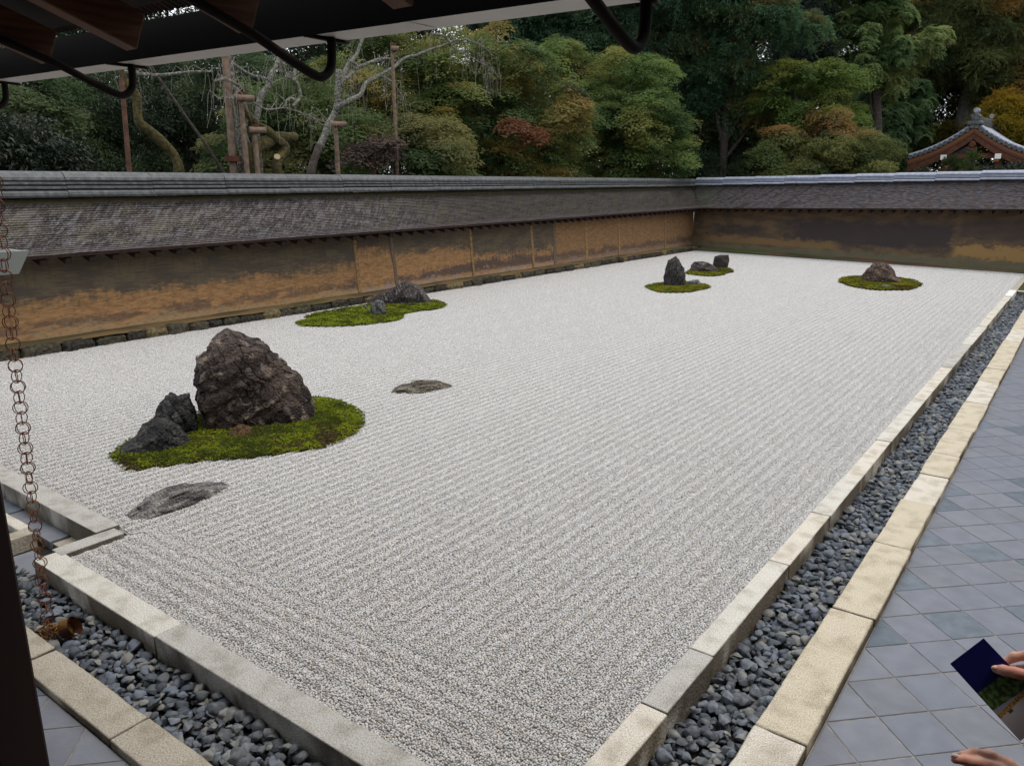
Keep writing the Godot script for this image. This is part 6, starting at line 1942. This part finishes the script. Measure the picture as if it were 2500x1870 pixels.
func person() -> void:
	# hands are laid out in centimetres: across, up, towards the face
	var cr := V(0.59576, 0, 0.80316)
	var cf := V(0.77815, -0.24760, -0.57721)
	var cu := cr.cross(cf)
	var B := Basis(cr, cu, -cf)
	var skin := func(p: Vector3) -> Color: return L(0.87, 0.68, 0.60).lerp(L(0.83, 0.58, 0.51), ss(0.0, 0.4, noise(p * 60.0)))
	var o := base("person", V(1.95, 0.7, 0.62))
	tag(o, "person at the right edge holding a brochure, only the hands in view", "person")
	var mb := MB.new()
	var a := V(1.481, 1.467, -0.032)
	var sheet_n := V(-0.86489, 0.50193, 0.00487)   # the brochure's face, which the thumb presses on
	var su := (cr - sheet_n * cr.dot(sheet_n)).normalized()
	var B1 := Basis(su, sheet_n.cross(su), sheet_n)
	var loc := func(orig: Vector3, q: Array) -> Vector3: return orig + (B1 if orig.y > 1.4 else B) * (V(q[0], q[1], q[2]) * 0.01) - o.position
	var hand := func(orig: Vector3, chains: Array) -> Array:
		var bones := []
		for ch in chains:
			for k in ch.size() - 1: bones.append([loc.call(orig, ch[k]), loc.call(orig, ch[k + 1]), ch[k][3] * 0.01, ch[k + 1][3] * 0.01])
		return bones
	var h1: Array = hand.call(a, [
		[[0.5, -0.15, 0.55, 0.72], [1.6, -0.35, 0.85, 0.86], [3.2, -0.75, 1.0, 0.90], [6.3, -1.5, 0.6, 1.05], [9.6, -2.2, -0.3, 1.6]],
		[[2.0, 1.0, -1.0, 0.68], [3.6, 1.9, -1.0, 0.78], [5.8, 2.1, -0.9, 0.88], [8.8, 0.6, -0.6, 1.1], [13.0, -2.0, -0.4, 1.5]],
		[[1.8, -1.6, -1.6, 0.68], [3.8, -0.4, -1.7, 0.80], [6.6, 0.1, -1.7, 0.92], [9.4, -0.9, -1.2, 1.15], [13.2, -2.8, -0.8, 1.5]],
		[[2.8, -3.2, -1.8, 0.66], [4.8, -2.0, -2.1, 0.76], [7.4, -1.7, -2.2, 0.86], [9.8, -2.4, -1.6, 1.1], [13.4, -3.6, -1.0, 1.5]],
		[[4.6, -4.4, -1.8, 0.58], [6.2, -3.6, -2.2, 0.66], [8.2, -3.4, -2.2, 0.74], [10.2, -3.8, -1.6, 1.0], [13.6, -4.2, -1.0, 1.4]],
		[[13.2, -2.9, -0.7, 2.2], [17.5, -4.6, -0.6, 2.5]]])
	flesh(mb, h1, 0.0030, 0.0055, skin)
	var b := V(1.389, 1.323, -0.068)
	var h2: Array = hand.call(b, [
		[[0.75, -0.15, 0.0, 0.76], [2.6, -0.30, 0.15, 0.84], [5.0, -0.75, 0.1, 0.92], [8.4, -2.0, -0.2, 1.15], [12.4, -4.4, -0.5, 1.7]],
		[[2.9, -0.1, -1.5, 0.70], [5.2, 0.22, -1.6, 0.80], [8.0, -0.3, -1.5, 0.92], [10.8, -1.8, -1.2, 1.15], [14.4, -4.4, -0.8, 1.6]],
		[[3.6, -1.4, -2.2, 0.7], [6.2, -1.0, -2.4, 0.78], [9.2, -1.4, -2.2, 0.9], [11.8, -2.8, -1.7, 1.1], [14.6, -5.0, -1.0, 1.6]],
		[[5.0, -2.6, -2.6, 0.62], [7.2, -2.3, -2.8, 0.70], [9.8, -2.6, -2.6, 0.82], [12.2, -3.9, -2.0, 1.0], [14.6, -5.6, -1.2, 1.5]],
		[[3.0, -3.6, 0.6, 0.75], [5.4, -4.2, 0.9, 0.92], [8.4, -4.8, 0.6, 1.1], [12.4, -5.4, 0.0, 1.6]],
		[[13.2, -5.0, -0.6, 2.3], [17.2, -7.0, -0.6, 2.5]]])
	flesh(mb, h2, 0.0030, 0.0055, skin)
	# forearms, neck and head share the skin
	var w1: Vector3 = loc.call(a, [17.5, -4.6, -0.6])
	var w2: Vector3 = loc.call(b, [17.2, -7.0, -0.6])
	var body := MB.new()
	put("hands", mb.smooth().mesh(M.skin), o)
	for q in [[a, [0.35, 0.02, 1.05], 0.0], [b, [0.55, 0.50, 0.28], 0.0]]:
		mb = MB.new()
		ball(mb, loc.call(q[0], q[1]), V(0.0068, 0.0046, 0.0030), 2, 0.0, 1.0, 0.0, Color.WHITE, B * Basis(Vector3.BACK, -0.15))
		put("nail", mb.smooth().mesh(M.nail), o)
	mb = MB.new()
	var sh := [V(-0.19, 0.56, 0.02), V(0.19, 0.56, 0.10)]
	var el := [w1 + V(0.18, -0.10, 0.16), w2 + V(0.20, -0.06, 0.14)]
	flesh(mb, [[w1.lerp(el[0], 0.12), el[0], 0.034, 0.048], [el[0], sh[0], 0.050, 0.062], [w2.lerp(el[1], 0.12), el[1], 0.034, 0.048], [el[1], sh[1], 0.050, 0.062],
		[sh[0], sh[1], 0.07, 0.07], [V(0, 0.50, 0.05), V(0, 0.30, 0.10), 0.155, 0.145], [V(0, 0.30, 0.10), V(0, 0.10, 0.12), 0.145, 0.16], [V(-0.06, 0.50, 0.05), V(0.06, 0.50, 0.07), 0.13, 0.13]], 0.016, 0.03, func(_p): return Color.WHITE)
	put("shirt", mb.smooth().mesh(M.shirt), o)
	mb = MB.new()
	flesh(mb, [[V(-0.10, 0.09, 0.13), V(-0.24, 0.10, 0.50), 0.12, 0.075], [V(0.10, 0.09, 0.13), V(0.26, 0.10, 0.48), 0.12, 0.075], [V(-0.24, 0.10, 0.50), V(0.12, 0.05, 0.62), 0.072, 0.05], [V(0.26, 0.10, 0.48), V(-0.12, 0.06, 0.56), 0.072, 0.05]], 0.018, 0.03, func(_p): return Color.WHITE)
	put("trousers", mb.smooth().mesh(M.trousers), o)
	mb = MB.new()
	var hd := V(-0.03, 0.80, 0.02)
	flesh(mb, [[V(0, 0.56, 0.06), hd + V(0, -0.06, 0), 0.055, 0.052], [hd + V(0, 0.02, 0.02), hd + V(-0.01, 0.03, -0.01), 0.092, 0.088], [hd + V(-0.02, -0.07, -0.04), hd + V(-0.01, 0.0, -0.02), 0.052, 0.075], [hd + V(-0.055, -0.015, -0.085), hd + V(-0.045, 0.02, -0.075), 0.014, 0.010]], 0.011, 0.02, skin)
	put("head", mb.smooth().mesh(M.skin), o)
	mb = MB.new()
	flesh(mb, [[hd + V(0.005, 0.05, 0.03), hd + V(0.02, -0.02, 0.055), 0.094, 0.082]], 0.012, 0.02, func(_p): return Color.WHITE)
	put("hair", mb.smooth().mesh(M.hair), o)
	# the brochure in the hand
	var card := base("brochure", V(1.455, 1.44, -0.02))
	tag(card, "navy brochure with a garden picture on it, held in the hand at the right edge", "brochure")
	var t0 := V(1.503, 1.508, -0.054) - card.position
	var t1 := V(1.472, 1.455, -0.097) - card.position
	var t2 := V(1.428, 1.378, 0.025) - card.position
	var t3 := t0 + t2 - t1
	var nn := (t1 - t0).cross(t2 - t1).normalized()
	if nn.dot(cf) > 0.0: nn = -nn
	var print_mat := mat("print", Color.WHITE, 0.35)
	var pic := func(u: float, v: float) -> Color:   # v runs down the sheet
		if v < 0.40: return Color(0.09, 0.09, 0.33)
		var lean := v - 0.02 * u
		if lean < 0.62: return Color(0.20, 0.25, 0.15).lerp(Color(0.40, 0.50, 0.28), ss(-0.4, 0.5, n2(u * 25.0, v * 40.0) + 0.5 * n2(u * 130.0, v * 240.0)))
		var e := v - 0.655 + 0.05 * (u - 0.5)
		if e < 0.0: return Color(0.58, 0.57, 0.62)
		if e < 0.045: return Color(0.78, 0.58, 0.28).lerp(Color(0.42, 0.32, 0.2), ss(-0.2, 0.3, n2(u * 80.0, v * 200.0)))
		if absf(u - 0.30) < 0.05 and e < 0.075: return Color(0.28, 0.28, 0.24)
		return Color(0.72, 0.68, 0.69).lerp(Color(0.52, 0.48, 0.50), ss(0.0, 0.3, e))
	print_mat.albedo_texture = picture(96, 190, pic)
	mb = MB.new()
	var back := -nn * 0.0012
	var i0 := mb.p(t0, Color.WHITE, Vector2(1, 0))
	mb.p(t1, Color.WHITE, Vector2(0, 0))
	mb.p(t2, Color.WHITE, Vector2(0, 1))
	mb.p(t3, Color.WHITE, Vector2(1, 1))
	mb.quad(i0, i0 + 1, i0 + 2, i0 + 3)
	put("cover", mb.mesh(print_mat), card)
	mb = MB.new()
	mb.face(t3 + back, t2 + back, t1 + back, t0 + back)
	for q in [[t0, t1], [t1, t2], [t2, t3], [t3, t0]]: mb.face(q[0] - nn * 0.0001, q[0] + back, q[1] + back, q[1] - nn * 0.0001)
	put("pages", mb.mesh(M.paper), card)
